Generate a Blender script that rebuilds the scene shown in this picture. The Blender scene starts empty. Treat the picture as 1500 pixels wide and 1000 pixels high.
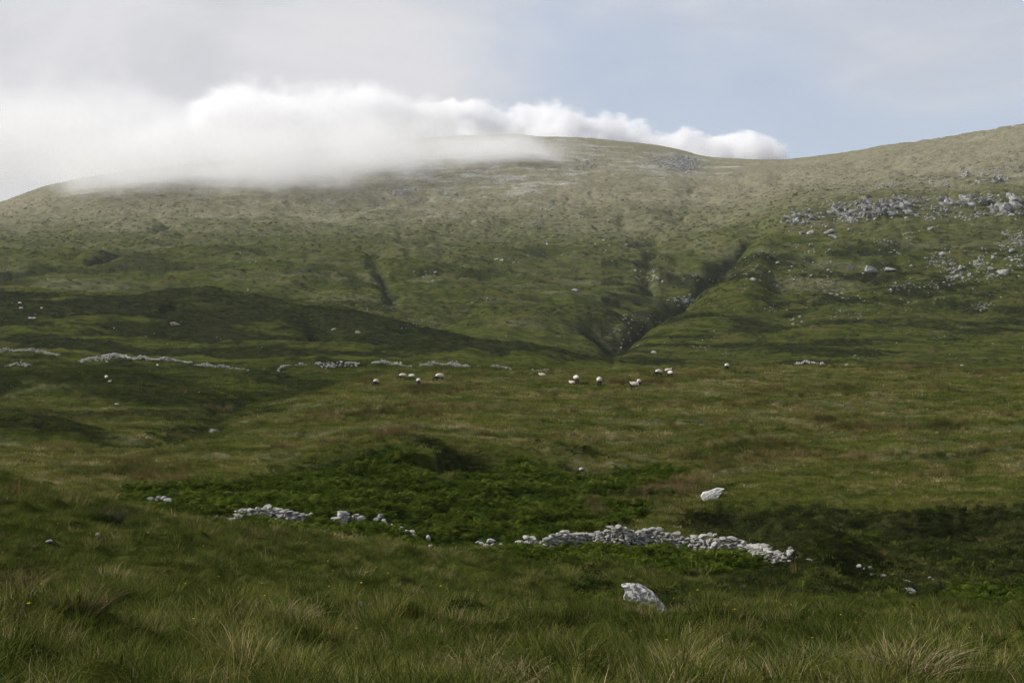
import bpy, math, random
import numpy as np
R = math.radians
scene = bpy.context.scene
random.seed(7); rng = np.random.default_rng(11)

# ------------------------------------------------------------------ camera
FX = 2083.0                      # focal length in photo pixels (photo 1500 x 1000)
CX, CY = 750.0, 500.0
cam = bpy.data.cameras.new('camera'); cam.sensor_width = 36.0; cam.lens = FX/1500*36
cam.clip_start = 0.1; cam.clip_end = 60000
camo = bpy.data.objects.new('camera', cam); scene.collection.objects.link(camo)
camo.location = (0, 0, 0); camo.rotation_euler = (R(90), 0, 0)
scene.camera = camo

# ------------------------------------------------------------------ light
SUN_EL, SUN_AZ = 36.0, -90.0     # azimuth from +Y (view direction), negative = left
sd = (math.sin(R(SUN_AZ))*math.cos(R(SUN_EL)), math.cos(R(SUN_AZ))*math.cos(R(SUN_EL)), math.sin(R(SUN_EL)))
sl = bpy.data.lights.new('sun', 'SUN'); sl.energy = 4.9; sl.angle = R(1.5); sl.color = (1.0, 0.95, 0.86)
so = bpy.data.objects.new('sun', sl); scene.collection.objects.link(so)
import mathutils
so.rotation_euler = mathutils.Vector(sd).to_track_quat('Z', 'Y').to_euler()

world = bpy.data.worlds.new('World'); scene.world = world; world.use_nodes = True
def NN(nt, t, **kw):
    n = nt.nodes.new(t)
    for k, v in kw.items(): setattr(n, k, v)
    return n
def math_(nt, op, a, b=None, c=None, clamp=False):
    n = NN(nt, 'ShaderNodeMath', operation=op, use_clamp=clamp)
    for i, v in enumerate((a, b, c)):
        if v is None: continue
        if isinstance(v, (int, float)): n.inputs[i].default_value = v
        else: nt.links.new(v, n.inputs[i])
    return n.outputs[0]
def sstep(nt, v, lo, hi, o0=0.0, o1=1.0):
    n = NN(nt, 'ShaderNodeMapRange', interpolation_type='SMOOTHSTEP')
    nt.links.new(v, n.inputs[0])
    for i, q in zip((1, 2, 3, 4), (lo, hi, o0, o1)): n.inputs[i].default_value = q
    return n.outputs[0]
def mixc(nt, f, a, b, mode='MIX'):
    n = NN(nt, 'ShaderNodeMix', data_type='RGBA', blend_type=mode)
    for i, v in ((0, f), (6, a), (7, b)):
        if isinstance(v, (int, float)): n.inputs[i].default_value = v
        elif isinstance(v, tuple): n.inputs[i].default_value = (*v, 1)
        else: nt.links.new(v, n.inputs[i])
    return n.outputs[2]
def noise(nt, vec, scale, detail=4, rough=.55, dist=0.0, lac=2.0):
    n = NN(nt, 'ShaderNodeTexNoise')
    if vec is not None: nt.links.new(vec, n.inputs['Vector'])
    n.inputs['Scale'].default_value = scale; n.inputs['Detail'].default_value = detail
    n.inputs['Roughness'].default_value = rough; n.inputs['Distortion'].default_value = dist
    n.inputs['Lacunarity'].default_value = lac
    return n.outputs[0]
def mapping(nt, vec, scale=(1, 1, 1), loc=(0, 0, 0), rot=(0, 0, 0)):
    n = NN(nt, 'ShaderNodeMapping'); nt.links.new(vec, n.inputs[0])
    n.inputs[1].default_value = loc; n.inputs[2].default_value = rot; n.inputs[3].default_value = scale
    return n.outputs[0]

nt = world.node_tree; nt.nodes.clear()
out = NN(nt, 'ShaderNodeOutputWorld'); bg = NN(nt, 'ShaderNodeBackground'); bg.inputs[1].default_value = 0.08
sky = NN(nt, 'ShaderNodeTexSky', sky_type='NISHITA', sun_disc=False)
sky.sun_elevation = R(SUN_EL); sky.sun_rotation = R(SUN_AZ)
sky.air_density = 1.0; sky.dust_density = 0.6; sky.ozone_density = 1.0
tc = NN(nt, 'ShaderNodeTexCoord'); gen = tc.outputs['Generated']
sv = mapping(nt, gen, (1.6, 1.6, 4.2), (0.35, 0.0, 0.1))
n1 = noise(nt, sv, 1.9, 7, .5, .4)
# broad bank: cloud thickens towards the left of the view and overhead, as the photograph shows
sep = NN(nt, 'ShaderNodeSeparateXYZ'); nt.links.new(gen, sep.inputs[0])
left = sstep(nt, sep.outputs[0], 0.10, -0.22, 0.0, 0.42)
up = sstep(nt, sep.outputs[2], 0.10, 0.55, 0.0, 0.16)
m = math_(nt, 'ADD', math_(nt, 'ADD', n1, left), up)
mask = sstep(nt, m, 0.44, 0.78, 0.18, 0.97)
n2 = noise(nt, sv, 3.3, 8, .55, .6)
cc = mixc(nt, sstep(nt, n2, .3, .7), (6.3, 6.32, 6.6), (7.6, 7.55, 7.7))
pale = mixc(nt, 0.62, sky.outputs[0], (5.4, 6.3, 8.1))
col = mixc(nt, mask, pale, cc)
nt.links.new(col, bg.inputs[0]); nt.links.new(bg.outputs[0], out.inputs[0])

vs = scene.view_settings
vs.view_transform = 'Standard'; vs.look = 'None'; vs.gamma = 1; vs.exposure = 0.3; vs.use_curve_mapping = False
cy = scene.cycles
cy.volume_bounces = 8; cy.volume_step_rate = 0.16; cy.volume_max_steps = 1024
cy.max_bounces = 12; cy.diffuse_bounces = 3; cy.use_denoising = True; cy.denoising_prefilter = 'FAST'
# ------------------------------------------------------------------ terrain heights
def pchip(xk, yk, x):
    xk = np.asarray(xk, float); yk = np.asarray(yk, float)
    h = np.diff(xk); dl = np.diff(yk)/h
    m = np.zeros_like(yk)
    a, b = dl[:-1], dl[1:]
    w1 = 2*h[1:]+h[:-1]; w2 = h[1:]+2*h[:-1]
    ok = a*b > 0
    with np.errstate(divide='ignore', invalid='ignore'):
        hm = (w1+w2)/(w1/a+w2/b)
    m[1:-1] = np.where(ok, hm, 0); m[0] = dl[0]*.5; m[-1] = dl[-1]*.5
    x = np.clip(x, xk[0], xk[-1]); i = np.clip(np.searchsorted(xk, x)-1, 0, len(h)-1)
    t = (x-xk[i])/h[i]; t2 = t*t; t3 = t2*t
    return (2*t3-3*t2+1)*yk[i]+(t3-2*t2+t)*h[i]*m[i]+(-2*t3+3*t2)*yk[i+1]+(t3-t2)*h[i]*m[i+1]
# every row: bearing (photo column) -> (distance in metres, sight line of the ground there)
ROWS = [
 [(-400,5,1340),(1900,5,1340)],
 [(-400,12,1020),(0,12,1015),(450,12,1022),(900,12,1030),(1500,12,1022),(1900,12,1020)],
 [(-400,20,905),(0,20,912),(450,20,930),(900,20,938),(1200,20,932),(1500,20,930),(1900,20,930)],
 [(-400,31,815),(0,31,828),(300,31,858),(600,30,885),(900,30,906),(1200,28,908),(1500,27,914),(1900,27,914)],
 [(-400,55,680),(0,55,704),(150,57,738),(300,60,766),(450,62,786),(600,60,806),(750,56,822),(850,48,846),(950,39,868),(1050,36,888),(1200,33,900),(1350,32,909),(1500,31,916),(1900,31,916)],
 [(-400,68,720),(0,68,738),(150,68,764),(300,68,779),(450,69,792),(600,68,812),(750,66,824),(850,61,838),(950,56,850),(1050,52,892),(1120,50,912),(1200,47,925),(1350,45,940),(1500,44,950),(1900,44,950)],
 [(-400,80,706),(0,80,712),(150,79,744),(225,79,741),(285,78,748),(345,77,762),(450,76,766),(550,76,775),(625,74,806),(700,74,812),(765,75,806),(800,75,804),(900,75,806),(1000,75,806),(1050,73,811),(1120,71,823),(1165,69,815),(1190,67,798),(1240,65,826),(1330,61,866),(1400,58,886),(1500,55,900),(1900,55,900)],
 [(-400,92,702),(0,92,702),(200,95,692),(300,98,690),(400,101,686),(500,105,662),(600,107,645),(700,105,662),(800,100,695),(900,97,715),(1000,92,738),(1100,88,746),(1200,85,750),(1350,84,748),(1500,84,740),(1900,84,740)],
 [(-400,100,697),(0,100,698),(150,102,691),(240,108,676),(300,114,658),(400,130,625),(500,138,608),(600,140,602),(900,140,604),(1200,140,606),(1500,140,606),(1900,140,606)],
 [(-400,110,688),(0,110,689),(180,113,682),(240,123,655),(300,136,628),(350,149,610),(400,163,594),(450,176,579),(500,190,565),(545,200,554),(650,206,549),(800,212,546),(950,215,543),(1050,217,539),(1200,222,538),(1350,225,541),(1500,230,545),(1900,230,545)],
 [(-400,150,648),(0,150,648),(150,150,656),(240,155,645),(300,163,634),(350,176,617),(400,190,601),(450,203,587),(500,216,573),(545,228,560),(650,236,556),(800,245,556),(1050,250,550),(1500,270,556),(1900,270,556)],
 [(-400,200,602),(0,200,602),(150,200,606),(300,225,597),(450,245,575),(545,270,556),(650,275,550),(800,290,552),(1050,300,546),(1500,310,552),(1900,310,552)],
 [(-400,270,562),(0,270,562),(150,270,562),(300,290,558),(450,290,556),(600,305,543),(750,315,542),(900,330,548),(1050,340,545),(1500,345,550),(1900,345,550)],
 [(-400,350,514),(0,350,518),(150,340,527),(300,335,536),(450,330,536),(600,335,533),(750,350,538),(830,358,548),(1000,370,543),(1200,380,538),(1500,380,543),(1900,380,543)],
 [(-400,450,468),(0,450,472),(300,450,485),(450,440,492),(600,425,503),(700,405,515),(800,400,522),(900,400,533),(1000,470,507),(1100,510,485),(1200,540,468),(1350,560,460),(1500,560,458),(1900,560,450)],
 [(-400,560,424),(0,560,430),(150,560,433),(300,560,438),(400,550,446),(500,530,456),(600,500,474),(700,470,496),(800,445,514),(900,430,529),(920,480,512),(960,570,482),(1000,640,455),(1050,740,412),(1100,820,367),(1140,878,332),(1200,880,326),(1350,880,317),(1500,880,312),(1900,880,300)],
 [(-400,650,424),(0,650,430),(300,650,441),(400,640,449),(500,610,461),(600,580,482),(700,550,505),(800,530,524),(870,520,536),(920,560,520),(960,650,492),(1000,725,464),(1050,815,418),(1100,880,372),(1140,905,318),(1200,908,302),(1350,905,292),(1500,905,286),(1900,905,272)],
 [(-400,860,372),(0,860,375),(300,860,377),(450,850,382),(600,820,400),(700,780,418),(800,740,438),(870,700,455),(920,720,452),(960,790,432),(1000,850,410),(1050,930,372),(1100,980,342),(1140,1000,312),(1200,1020,292),(1350,1050,272),(1500,1050,262),(1900,1000,245)],
 [(-400,1300,345),(0,1300,335),(300,1300,318),(600,1300,322),(800,1250,328),(900,1250,325),(1050,1300,310),(1140,1300,285),(1300,1300,258),(1500,1250,232),(1900,1200,210)],
 [(-400,1750,365),(-100,1850,322),(0,1900,298),(75,1900,273),(150,1950,259),(300,2050,241),(450,2150,223),(600,2250,207),(750,2300,200),(800,2300,204),(850,2300,206),(920,2280,211),(980,2250,220),(1050,2150,234),(1140,2000,237),(1200,1900,231),(1300,1800,216),(1400,1700,204),(1500,1600,188),(1900,1500,140)],
]
PXC = np.linspace(-400, 1900, 461)
DK = np.zeros((len(ROWS)+5, len(PXC))); ZK = np.zeros_like(DK)
DK[0] = .5; ZK[0] = -1.62
for k, row in enumerate(ROWS):
    xs = [q[0] for q in row]
    d = pchip(xs, [q[1] for q in row], PXC); y = pchip(xs, [q[2] for q in row], PXC)
    DK[k+1] = d; ZK[k+1] = (CY-y)/FX*d
dr, zr = DK[len(ROWS)].copy(), ZK[len(ROWS)].copy()
# a shoulder just short of the summit ridge keeps the ridge itself the skyline
DK[len(ROWS)+1] = dr; ZK[len(ROWS)+1] = zr
DK[len(ROWS)] = dr*.90; ZK[len(ROWS)] = zr*.90-7/FX*dr*.90
DK[-3] = dr*1.2; ZK[-3] = zr*.97
DK[-2] = dr*1.9; ZK[-2] = zr*.55
DK[-1] = 9500; ZK[-1] = 20

def perlin(x, y, seed=0):
    xi = np.floor(x).astype(np.int64); yi = np.floor(y).astype(np.int64)
    xf = x-xi; yf = y-yi
    def g(ix, iy, fx, fy):
        h = (ix*374761393 + iy*668265263 + seed*974711) & 0xffffffff
        h = ((h ^ (h >> 13))*1274126177) & 0xffffffff
        h = h ^ (h >> 16)
        a = (h & 0xffff)*(2*math.pi/65536)
        return np.cos(a)*fx+np.sin(a)*fy
    u = xf*xf*xf*(xf*(xf*6-15)+10); v = yf*yf*yf*(yf*(yf*6-15)+10)
    a = g(xi, yi, xf, yf); b = g(xi+1, yi, xf-1, yf); c = g(xi, yi+1, xf, yf-1); d = g(xi+1, yi+1, xf-1, yf-1)
    return ((a+(b-a)*u)*(1-v)+(c+(d-c)*u)*v)*1.5
def fbm(x, y, wl, octv=4, seed=0, gain=.5):
    s = 0; a = 1.0
    for o in range(octv):
        s = s + a*perlin(x/wl*2**o+17.3*o, y/wl*2**o-9.1*o, seed+o); a *= gain
    return s
def ss(a, b, x):
    t = np.clip((x-a)/(b-a), 0, 1); return t*t*(3-2*t)

# polar grid, one sheet: fine in the sector the photograph looks into, coarse all round
th_in = np.linspace(-R(22.5), R(22.5), 780)
th_out = np.concatenate([np.linspace(R(22.5), R(60), 34)[1:], np.linspace(R(60), R(180), 40)[1:]])
TH = np.concatenate([-th_out[::-1], th_in, th_out])
RR = np.concatenate([np.geomspace(.6, 9, 14)[:-1], np.geomspace(9, 2750, 900), np.geomspace(2750, 9400, 12)[1:]])
LR = np.log(RR)
NT, NR = len(TH), len(RR)
Z = np.zeros((NT, NR))
for i, t in enumerate(TH):
    px = CX+FX*math.tan(max(-R(28), min(R(28), t)))
    ca = math.cos(min(abs(t), R(40)))
    j = (px-PXC[0])/(PXC[1]-PXC[0]); j0 = int(max(0, min(len(PXC)-2, math.floor(j)))); f = max(0, min(1, j-j0))
    dk = DK[:, j0]*(1-f)+DK[:, j0+1]*f; zk = ZK[:, j0]*(1-f)+ZK[:, j0+1]*f
    z = pchip(np.log(dk), zk, np.log(np.maximum(RR*ca, .5)))
    b = float(ss(R(45), R(120), abs(t)))
    far = -1.7+(-.03*RR)*(RR < 400)+(-12)*(RR >= 400)
    Z[i] = z*(1-b)+far*b
GX = np.sin(TH)[:, None]*RR[None]; GY = np.cos(TH)[:, None]*RR[None]

def column(px):
    t = math.atan((px-CX)/FX); i = int(np.searchsorted(TH, t))-1; f = (t-TH[i])/(TH[i+1]-TH[i])
    return t, i, f
def at(px, py, dmin=8, dmax=3000):
    """ground point met by the sight line through a photo pixel"""
    t, i, f = column(px)
    z = Z[i]*(1-f)+Z[i+1]*f
    D = RR*math.cos(t); zr_ = (CY-py)/FX*D
    s = (z >= zr_) & (D > dmin) & (D < dmax)
    if not s.any():
        k = int(np.argmin(np.where((D > dmin) & (D < dmax), np.abs(z-zr_)/D, 9))); r = RR[k]
        return (r*math.sin(t), r*math.cos(t), float(z[k]))
    k = int(np.argmax(s))
    if k == 0: k = 1
    a, b = (z-zr_)[k-1], (z-zr_)[k]
    w = 0 if b == a else min(1, max(0, -a/(b-a)))
    r = RR[k-1]*(1-w)+RR[k]*w
    return (r*math.sin(t), r*math.cos(t), float(z[k-1]*(1-w)+z[k]*w))
def ground(x, y):
    x = np.asarray(x, float); y = np.asarray(y, float)
    t = np.arctan2(x, y); r = np.log(np.maximum(np.hypot(x, y), .61))
    i = np.clip(np.searchsorted(TH, t)-1, 0, NT-2); j = np.clip(np.searchsorted(LR, r)-1, 0, NR-2)
    f = (t-TH[i])/(TH[i+1]-TH[i]); g = (r-LR[j])/(LR[j+1]-LR[j])
    return (Z[i, j]*(1-f)+Z[i+1, j]*f)*(1-g)+(Z[i, j+1]*(1-f)+Z[i+1, j+1]*f)*g
def polydist(pts):
    """distance of every grid point to a world polyline, and the position along it"""
    best = np.full(GX.shape, 1e9); tt = np.zeros(GX.shape); side = np.zeros(GX.shape); n = len(pts)-1
    for k in range(n):
        ax, ay = pts[k][:2]; bx_, by_ = pts[k+1][:2]
        dx, dy = bx_-ax, by_-ay; L2 = dx*dx+dy*dy+1e-9
        u = np.clip(((GX-ax)*dx+(GY-ay)*dy)/L2, 0, 1)
        d = np.hypot(GX-(ax+u*dx), GY-(ay+u*dy))
        m_ = d < best
        best = np.where(m_, d, best); tt = np.where(m_, (k+u)/n, tt)
        side = np.where(m_, np.sign((GX-ax)*dy-(GY-ay)*dx), side)
    return best, tt, side
def pxl(L, **k): return [at(x, y, **k) for x, y in L]

GD = GY.copy(); front = GY > 1
PX = np.where(front, CX+FX*GX/np.maximum(GY, 1), -9999)
# vegetation and shade masks that follow carved features
M_dark = np.zeros_like(Z)        # heath, moss and rushes, plus painted shade, in clefts, banks and mounds
M_peat = np.zeros_like(Z)        # bare peat and broken banks
edits = np.zeros_like(Z)
def carve(pix, width, depth, dark=0.0, peat=0.0, taper=.25, dw=1.5, wob=0.35, **k):
    global edits, M_dark, M_peat
    P = pxl(pix, **k); d, t, _ = polydist(P)
    d = d*(1+wob*perlin(GX/width/2.5, GY/width/2.5, 5))
    env = ss(0, taper, t)*ss(1, 1-taper, t) if taper > 0 else 1
    edits = edits-depth*np.exp(-(d/width)**2)*env
    M_dark = np.maximum(M_dark, dark*np.exp(-(d/(width*dw))**2)*env)
    M_peat = np.maximum(M_peat, peat*np.exp(-(d/(width*.8))**2)*env)
def bump(px, py, w, l, h, dark=0.0, rot=0.0, **k):
    global edits, M_dark
    x, y, _ = at(px, py, **k); c, s = math.cos(rot), math.sin(rot)
    u = ((GX-x)*c+(GY-y)*s)/w; v = (-(GX-x)*s+(GY-y)*c)/l
    g = np.exp(-(u*u+v*v)**1.3)
    edits = edits+h*g; M_dark = np.maximum(M_dark, dark*g)

# the big gully between the two hills and its branches
carve([(905,522),(925,500),(950,475),(985,448),(1010,432),(1040,400),(1060,372),(1085,355),(1110,336)], 24, 7, .38, 0, .1, 1.2, dmin=430)
carve([(905,522),(925,500),(950,475),(985,448),(1010,432),(1040,400),(1060,372),(1085,355),(1110,336)], 8, 11, 1.0, .1, .06, 1.2, .35, dmin=430)
carve([(1000,440),(985,425),(955,412),(945,395),(960,365),(962,345),(975,325)], 4.5, 4, .45, 0, .35, 1.05, .8, dmin=600)
carve([(985,332),(998,320),(1008,308)], 4, 3, .3, .4, .3, dmin=800)
carve([(925,500),(905,488),(880,478),(865,465)], 9, 7, .8, 0, .2, dmin=430)
carve([(560,378),(548,385),(562,400),(568,420),(572,440),(578,455)], 3.6, 4.5, .6, 0, .3, 1.0, .8, dmin=600)
carve([(530,362),(560,385)], 6, 4, .6, 0, .2, dmin=600)
carve([(500,398),(535,396)], 7, 4, .6, 0, .2, dmin=600)
carve([(130,383),(165,375),(195,363)], 9, 7, .8, 0, .25, dmin=600)
carve([(40,380),(75,378)], 9, 6, .7, 0, .25, dmin=600)
carve([(300,290),(312,286)], 8, 7, .8, 0, .2, dmin=900)
carve([(480,322),(505,328)], 8, 6, .6, 0, .2, dmin=900)
carve([(415,298),(432,298)], 7, 5, .6, 0, .2, dmin=900)
carve([(815,290),(822,296)], 6, 6, .8, 0, .2, dmin=900)
# moor hollows in the middle ground
carve([(475,500),(490,488),(520,482)], 6, 4, .6, .3, .3, dmin=380, dmax=600)
carve([(440,470),(470,485),(480,500)], 5, 2.5, .8, .1, .3, dmin=380, dmax=600)
carve([(240,470),(262,472)], 4, 3.5, .2, .9, .3, dmin=380, dmax=600)
carve([(515,485),(530,488)], 3, 2.5, .2, .9, .3, dmin=380, dmax=600)
bump(300, 455, 30, 25, 5, .5, dmin=380, dmax=700)
bump(380, 470, 40, 30, 4, .6, dmin=380, dmax=700)
bump(60, 470, 40, 30, 4, .4, dmin=380, dmax=700)
bump(740, 520, 28, 25, 3, .5, dmin=380, dmax=500)
# mounds in the valley on the left
bump(140, 582, 24, 10, 4.6, 1.0, dmin=150, dmax=300)
bump(10, 572, 18, 9, 3.2, .95, dmin=150, dmax=320)
bump(15, 642, 13, 6, 2.8, 1.0, dmin=110, dmax=220)
bump(388, 558, 7, 5, 2.2, 1.0, dmin=230, dmax=330)
bump(500, 543, 7, 4, 1.6, 1.0, dmin=230, dmax=330)
bump(270, 598, 20, 8, 1.6, 1.0, dmin=150, dmax=300)
carve([(500,556),(440,568),(372,590),(335,600),(305,618),(248,648),(190,668)], 4, 1.8, 1.0, 0, .15, dmin=125, dmax=300)
carve([(85,522),(200,535),(270,540)], 5, 2.2, .6, 0, .3, dmin=250, dmax=360)
# eroded banks round the bracken hollow and the ditch
carve([(395,694),(460,684),(520,668),(560,655),(605,650)], 2.2, 3.2, 1.0, .35, .12, 1.5, dmin=85, dmax=130)
carve([(610,668),(650,682),(690,672),(706,655)], 2.3, 3.8, .9, .6, .15, dmin=80, dmax=120)
bump(655, 655, 4.5, 2.5, .7, .8, dmin=80, dmax=125)
bump(840, 665, 3.5, 3.0, .5, .6, dmin=80, dmax=125)
carve([(815,688),(850,692),(880,690)], 2.0, 1.4, .7, .4, .2, dmin=75, dmax=120)
carve([(1000,755),(1100,760),(1200,765),(1350,770),(1480,765),(1600,765)], 2.4, 2.4, .6, .15, .1, dmin=70, dmax=100)
carve([(1470,745),(1390,760),(1400,778),(1350,790)], 1.6, 1.0, .5, .3, .2, dmin=62, dmax=100)
bump(1190, 800, 3.2, 3.5, 1.0, .5, dmin=60, dmax=80)
# the grassed hump beside the near boulder, and tussock humps
bump(875, 878, .9, .8, .35, .5, dmin=28, dmax=48)
bump(925, 856, 2.0, .8, .2, .4, dmin=30, dmax=50)
bump(830, 898, .9, .7, .3, .4, dmin=26, dmax=45)
bump(1000, 890, .8, .8, .3, .3, dmin=28, dmax=45)

Rr = np.hypot(GX, GY)
near = ss(2.5, 7, Rr)
lf = np.log(np.maximum(Rr, 1))
# rolling and hummocky ground, amplitude growing with the scale of the hills
z = Z+edits*1.0
z += near*(.24*fbm(GX, GY, 2.8, 3, 3)+.28*fbm(GX, GY, 9, 2, 9)+.16*(1-2*np.abs(perlin(GX/6, GY/4.5, 13)))*ss(60, 100, Rr))*ss(900, 250, Rr)
hum = (np.abs(perlin(GX/1.1, GY/1.1, 21))*.28+np.maximum(perlin(GX/.75+9, GY/.75, 23), 0)**1.3*.26)*ss(160, 60, Rr)*near
z += hum-.03
midm = ss(90, 300, Rr)
z += midm*(.9*fbm(GX, GY*1.6, 26, 5, 31, .55))*ss(240, 330, Rr)
farm = ss(380, 800, Rr)*ss(1.0, .97, Rr/4000)
wx = GX+30*fbm(GX, GY, 160, 2, 41); wy = GY+30*fbm(GX, GY, 160, 2, 47)
ridged = 1-np.abs(perlin(wx/95, wy/240, 51))*2
r2 = 1-np.abs(perlin(wx/42+3, wy/110, 53))*2
z += farm*(4.6*fbm(wx, wy, 150, 3, 61)+2.6*fbm(GX, GY*1.3, 42, 5, 71, .62)-2.8*ss(.55, 1, ridged)-1.6*ss(.6, 1, r2)*ss(-.1, .4, fbm(GX, GY, 200, 2, 77)))
ridge_fade = 1-.93*np.exp(-((Rr-2050)/420)**2)
z = Z+edits+(z-Z-edits)*np.where(Rr > 1500, ridge_fade, 1)
Z = z
# a slight hollow in the turf in front of the near boulder
_bx, _by, _ = at(946, 905, dmin=24, dmax=60)
Z = Z-.16*np.exp(-(((GX-_bx)/.9)**2+((GY-(_by-1.6))/1.5)**2)**1.5)
# ------------------------------------------------------------------ vegetation masks on the ground, some doubling as painted light and shade
PXg = np.where(front, CX+FX*GX/np.maximum(GY, 1), -9999)
PYg = np.where(front, CY-FX*Z/np.maximum(GY, 1), -9999)
wpx = PXg+14*fbm(GX, GY, 7, 3, 81)*np.minimum(1, 90/np.maximum(Rr, 1)) + 6*fbm(GX/np.maximum(Rr, 1)*60, lf*25, 1.5, 3, 83)
wpy = PYg+5*fbm(GX, GY, 5, 3, 91)*np.minimum(1, 90/np.maximum(Rr, 1)) + 3*fbm(GX/np.maximum(Rr, 1)*60, lf*25, 1.5, 3, 93)
def inpoly(poly, x, y):
    c = np.zeros(x.shape, bool); n = len(poly)
    for k in range(n):
        x1, y1 = poly[k]; x2, y2 = poly[(k+1) % n]
        if y1 == y2: continue
        c ^= ((y1 > y) != (y2 > y)) & (x < (x2-x1)*(y-y1)/(y2-y1)+x1)
    return c
def region(poly, dmin, dmax): return inpoly(poly, wpx, wpy) & (GY > dmin) & (GY < dmax)
BR1 = [(150,742),(200,712),(260,712),(330,708),(400,698),(470,686),(540,664),(600,652),(616,690),(660,700),(700,680),(760,668),(830,700),(880,690),(960,682),(1010,690),(960,735),(900,775),(830,778),(760,798),(700,800),(640,808),(560,800),(480,792),(400,785),(330,765),(230,748)]
BR2 = [(730,812),(790,790),(860,792),(960,792),(1060,800),(1120,826),(1080,840),(1000,842),(900,835),(800,830)]
BR3 = [(1400,868),(1500,858),(1640,865),(1640,905),(1410,905)]
brack = (region(BR1, 62, 112) | region(BR2, 52, 80) | region(BR3, 40, 66)).astype(float)
brack *= (M_peat < .35)
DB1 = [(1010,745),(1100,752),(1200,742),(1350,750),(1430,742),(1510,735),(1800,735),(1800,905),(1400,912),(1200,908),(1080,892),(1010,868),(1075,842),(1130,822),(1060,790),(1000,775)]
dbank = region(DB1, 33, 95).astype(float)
# heath on the moor behind the old wall, in noisy stripes across the slope; doubles as painted cloud shadow
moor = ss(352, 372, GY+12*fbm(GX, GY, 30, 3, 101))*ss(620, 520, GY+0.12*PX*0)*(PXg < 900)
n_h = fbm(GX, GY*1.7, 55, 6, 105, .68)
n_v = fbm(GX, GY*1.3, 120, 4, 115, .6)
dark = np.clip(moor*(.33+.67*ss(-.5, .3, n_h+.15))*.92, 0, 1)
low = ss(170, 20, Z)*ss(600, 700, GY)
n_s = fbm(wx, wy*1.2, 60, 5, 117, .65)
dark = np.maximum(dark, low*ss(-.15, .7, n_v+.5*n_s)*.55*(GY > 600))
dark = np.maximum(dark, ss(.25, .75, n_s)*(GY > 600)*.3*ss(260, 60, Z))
dark = np.maximum(dark, .30*ss(150, 40, Z)*(GY > 640)+.0)  # plain darkening by height: cloud shade painted on the lower slopes
rh = (GY > 390)*(PXg > 880)*ss(75, 45, Z)  # right hill below the crag, cloud shadow put into its tone
dark = np.maximum(dark, rh*(.30+.4*ss(.0, .6, n_h)))
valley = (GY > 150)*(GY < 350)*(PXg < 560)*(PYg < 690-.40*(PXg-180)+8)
dark = np.maximum(dark, valley*(.2+.75*ss(.0, .5, fbm(GX, GY*1.6, 22, 4, 125, .6))))  # valley toned darker in place of light that would set off the knoll
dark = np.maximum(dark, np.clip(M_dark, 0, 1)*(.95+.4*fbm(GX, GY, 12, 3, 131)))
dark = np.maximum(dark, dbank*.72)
dark = np.maximum(dark, (GY > 80)*(GY < 235)*ss(.45, .8, fbm(GX, GY*2.4, 18, 4, 135, .6))*.35)
pale = ss(35, 165, Z+22*fbm(GX, GY, 140, 4, 141, .6))  # straw by altitude; sunlight and haze on the upper slopes put into colour
pale = np.maximum(pale, (GY > 640)*ss(-.1, .9, fbm(GX, GY*2.2, 90, 5, 143, .6))*.42)
pale = np.maximum(pale, .55*(GY > 100)*(GY < 235)*ss(0, .7, fbm(GX, GY*2.5, 14, 4, 145, .6)))
pale = np.clip(pale*(1-.7*np.clip(dark, 0, 1)), 0, 1)
peat = np.clip(M_peat, 0, 1)
VEG = np.stack([np.clip(dark, 0, 1), pale, brack, peat], -1)

def link(o, parent=None):
    scene.collection.objects.link(o)
    if parent: o.parent = parent
    return o
def mesh_np(name, V, F, mat=None, smooth=True):
    me = bpy.data.meshes.new(name); V = np.asarray(V, np.float32); F = np.asarray(F, np.int32)
    me.vertices.add(len(V)); me.vertices.foreach_set('co', V.ravel())
    k = F.shape[1]; me.loops.add(F.size); me.loops.foreach_set('vertex_index', F.ravel())
    me.polygons.add(len(F)); me.polygons.foreach_set('loop_start', np.arange(0, F.size, k, dtype=np.int32))
    me.polygons.foreach_set('use_smooth', np.full(len(F), smooth))
    if mat: me.materials.append(mat)
    me.update(calc_edges=True); return me
def mat(name):
    m = bpy.data.materials.new(name); m.use_nodes = True; t = m.node_tree
    b = t.nodes['Principled BSDF']; b.inputs['Roughness'].default_value = .9
    b.inputs['Specular IOR Level'].default_value = .12
    return m, t, b

# ------------------------------------------------------------------ ground material
gm, t, b = mat('moorland_turf')
tcn = NN(t, 'ShaderNodeTexCoord'); P = tcn.outputs['Object']
at_ = NN(t, 'ShaderNodeAttribute', attribute_name='veg'); spl = NN(t, 'ShaderNodeSeparateColor'); t.links.new(at_.outputs['Color'], spl.inputs[0])
vd, vp, vb = spl.outputs[0], spl.outputs[1], spl.outputs[2]; vq = at_.outputs['Alpha']
Ps = mapping(t, P, (1, 1.8, 1.8))
nA = noise(t, Ps, .035, 12, .66); nB = noise(t, mapping(t, P, (1, 2.2, 2.2), (40, 9, 3)), .12, 11, .66)
nC = noise(t, mapping(t, P, (1, 1, 1), (7, 77, 3)), 1.1, 8, .7)
nF = noise(t, mapping(t, P, (1, 2.0, 2.5), (7, 7, 33)), .3, 6, .75)
green = mixc(t, sstep(t, nB, .35, .68), (.026, .037, .007), (.078, .088, .018))
green = mixc(t, sstep(t, nA, .50, .72), green, (.085, .070, .026))
green = mixc(t, sstep(t, nC, .52, .80, 0, .6), green, (.105, .092, .040))
heath = mixc(t, sstep(t, nF, .38, .66), (.010, .014, .005), (.038, .044, .014))  # dark heath that also paints cloud shadow and unlit clefts
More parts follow.
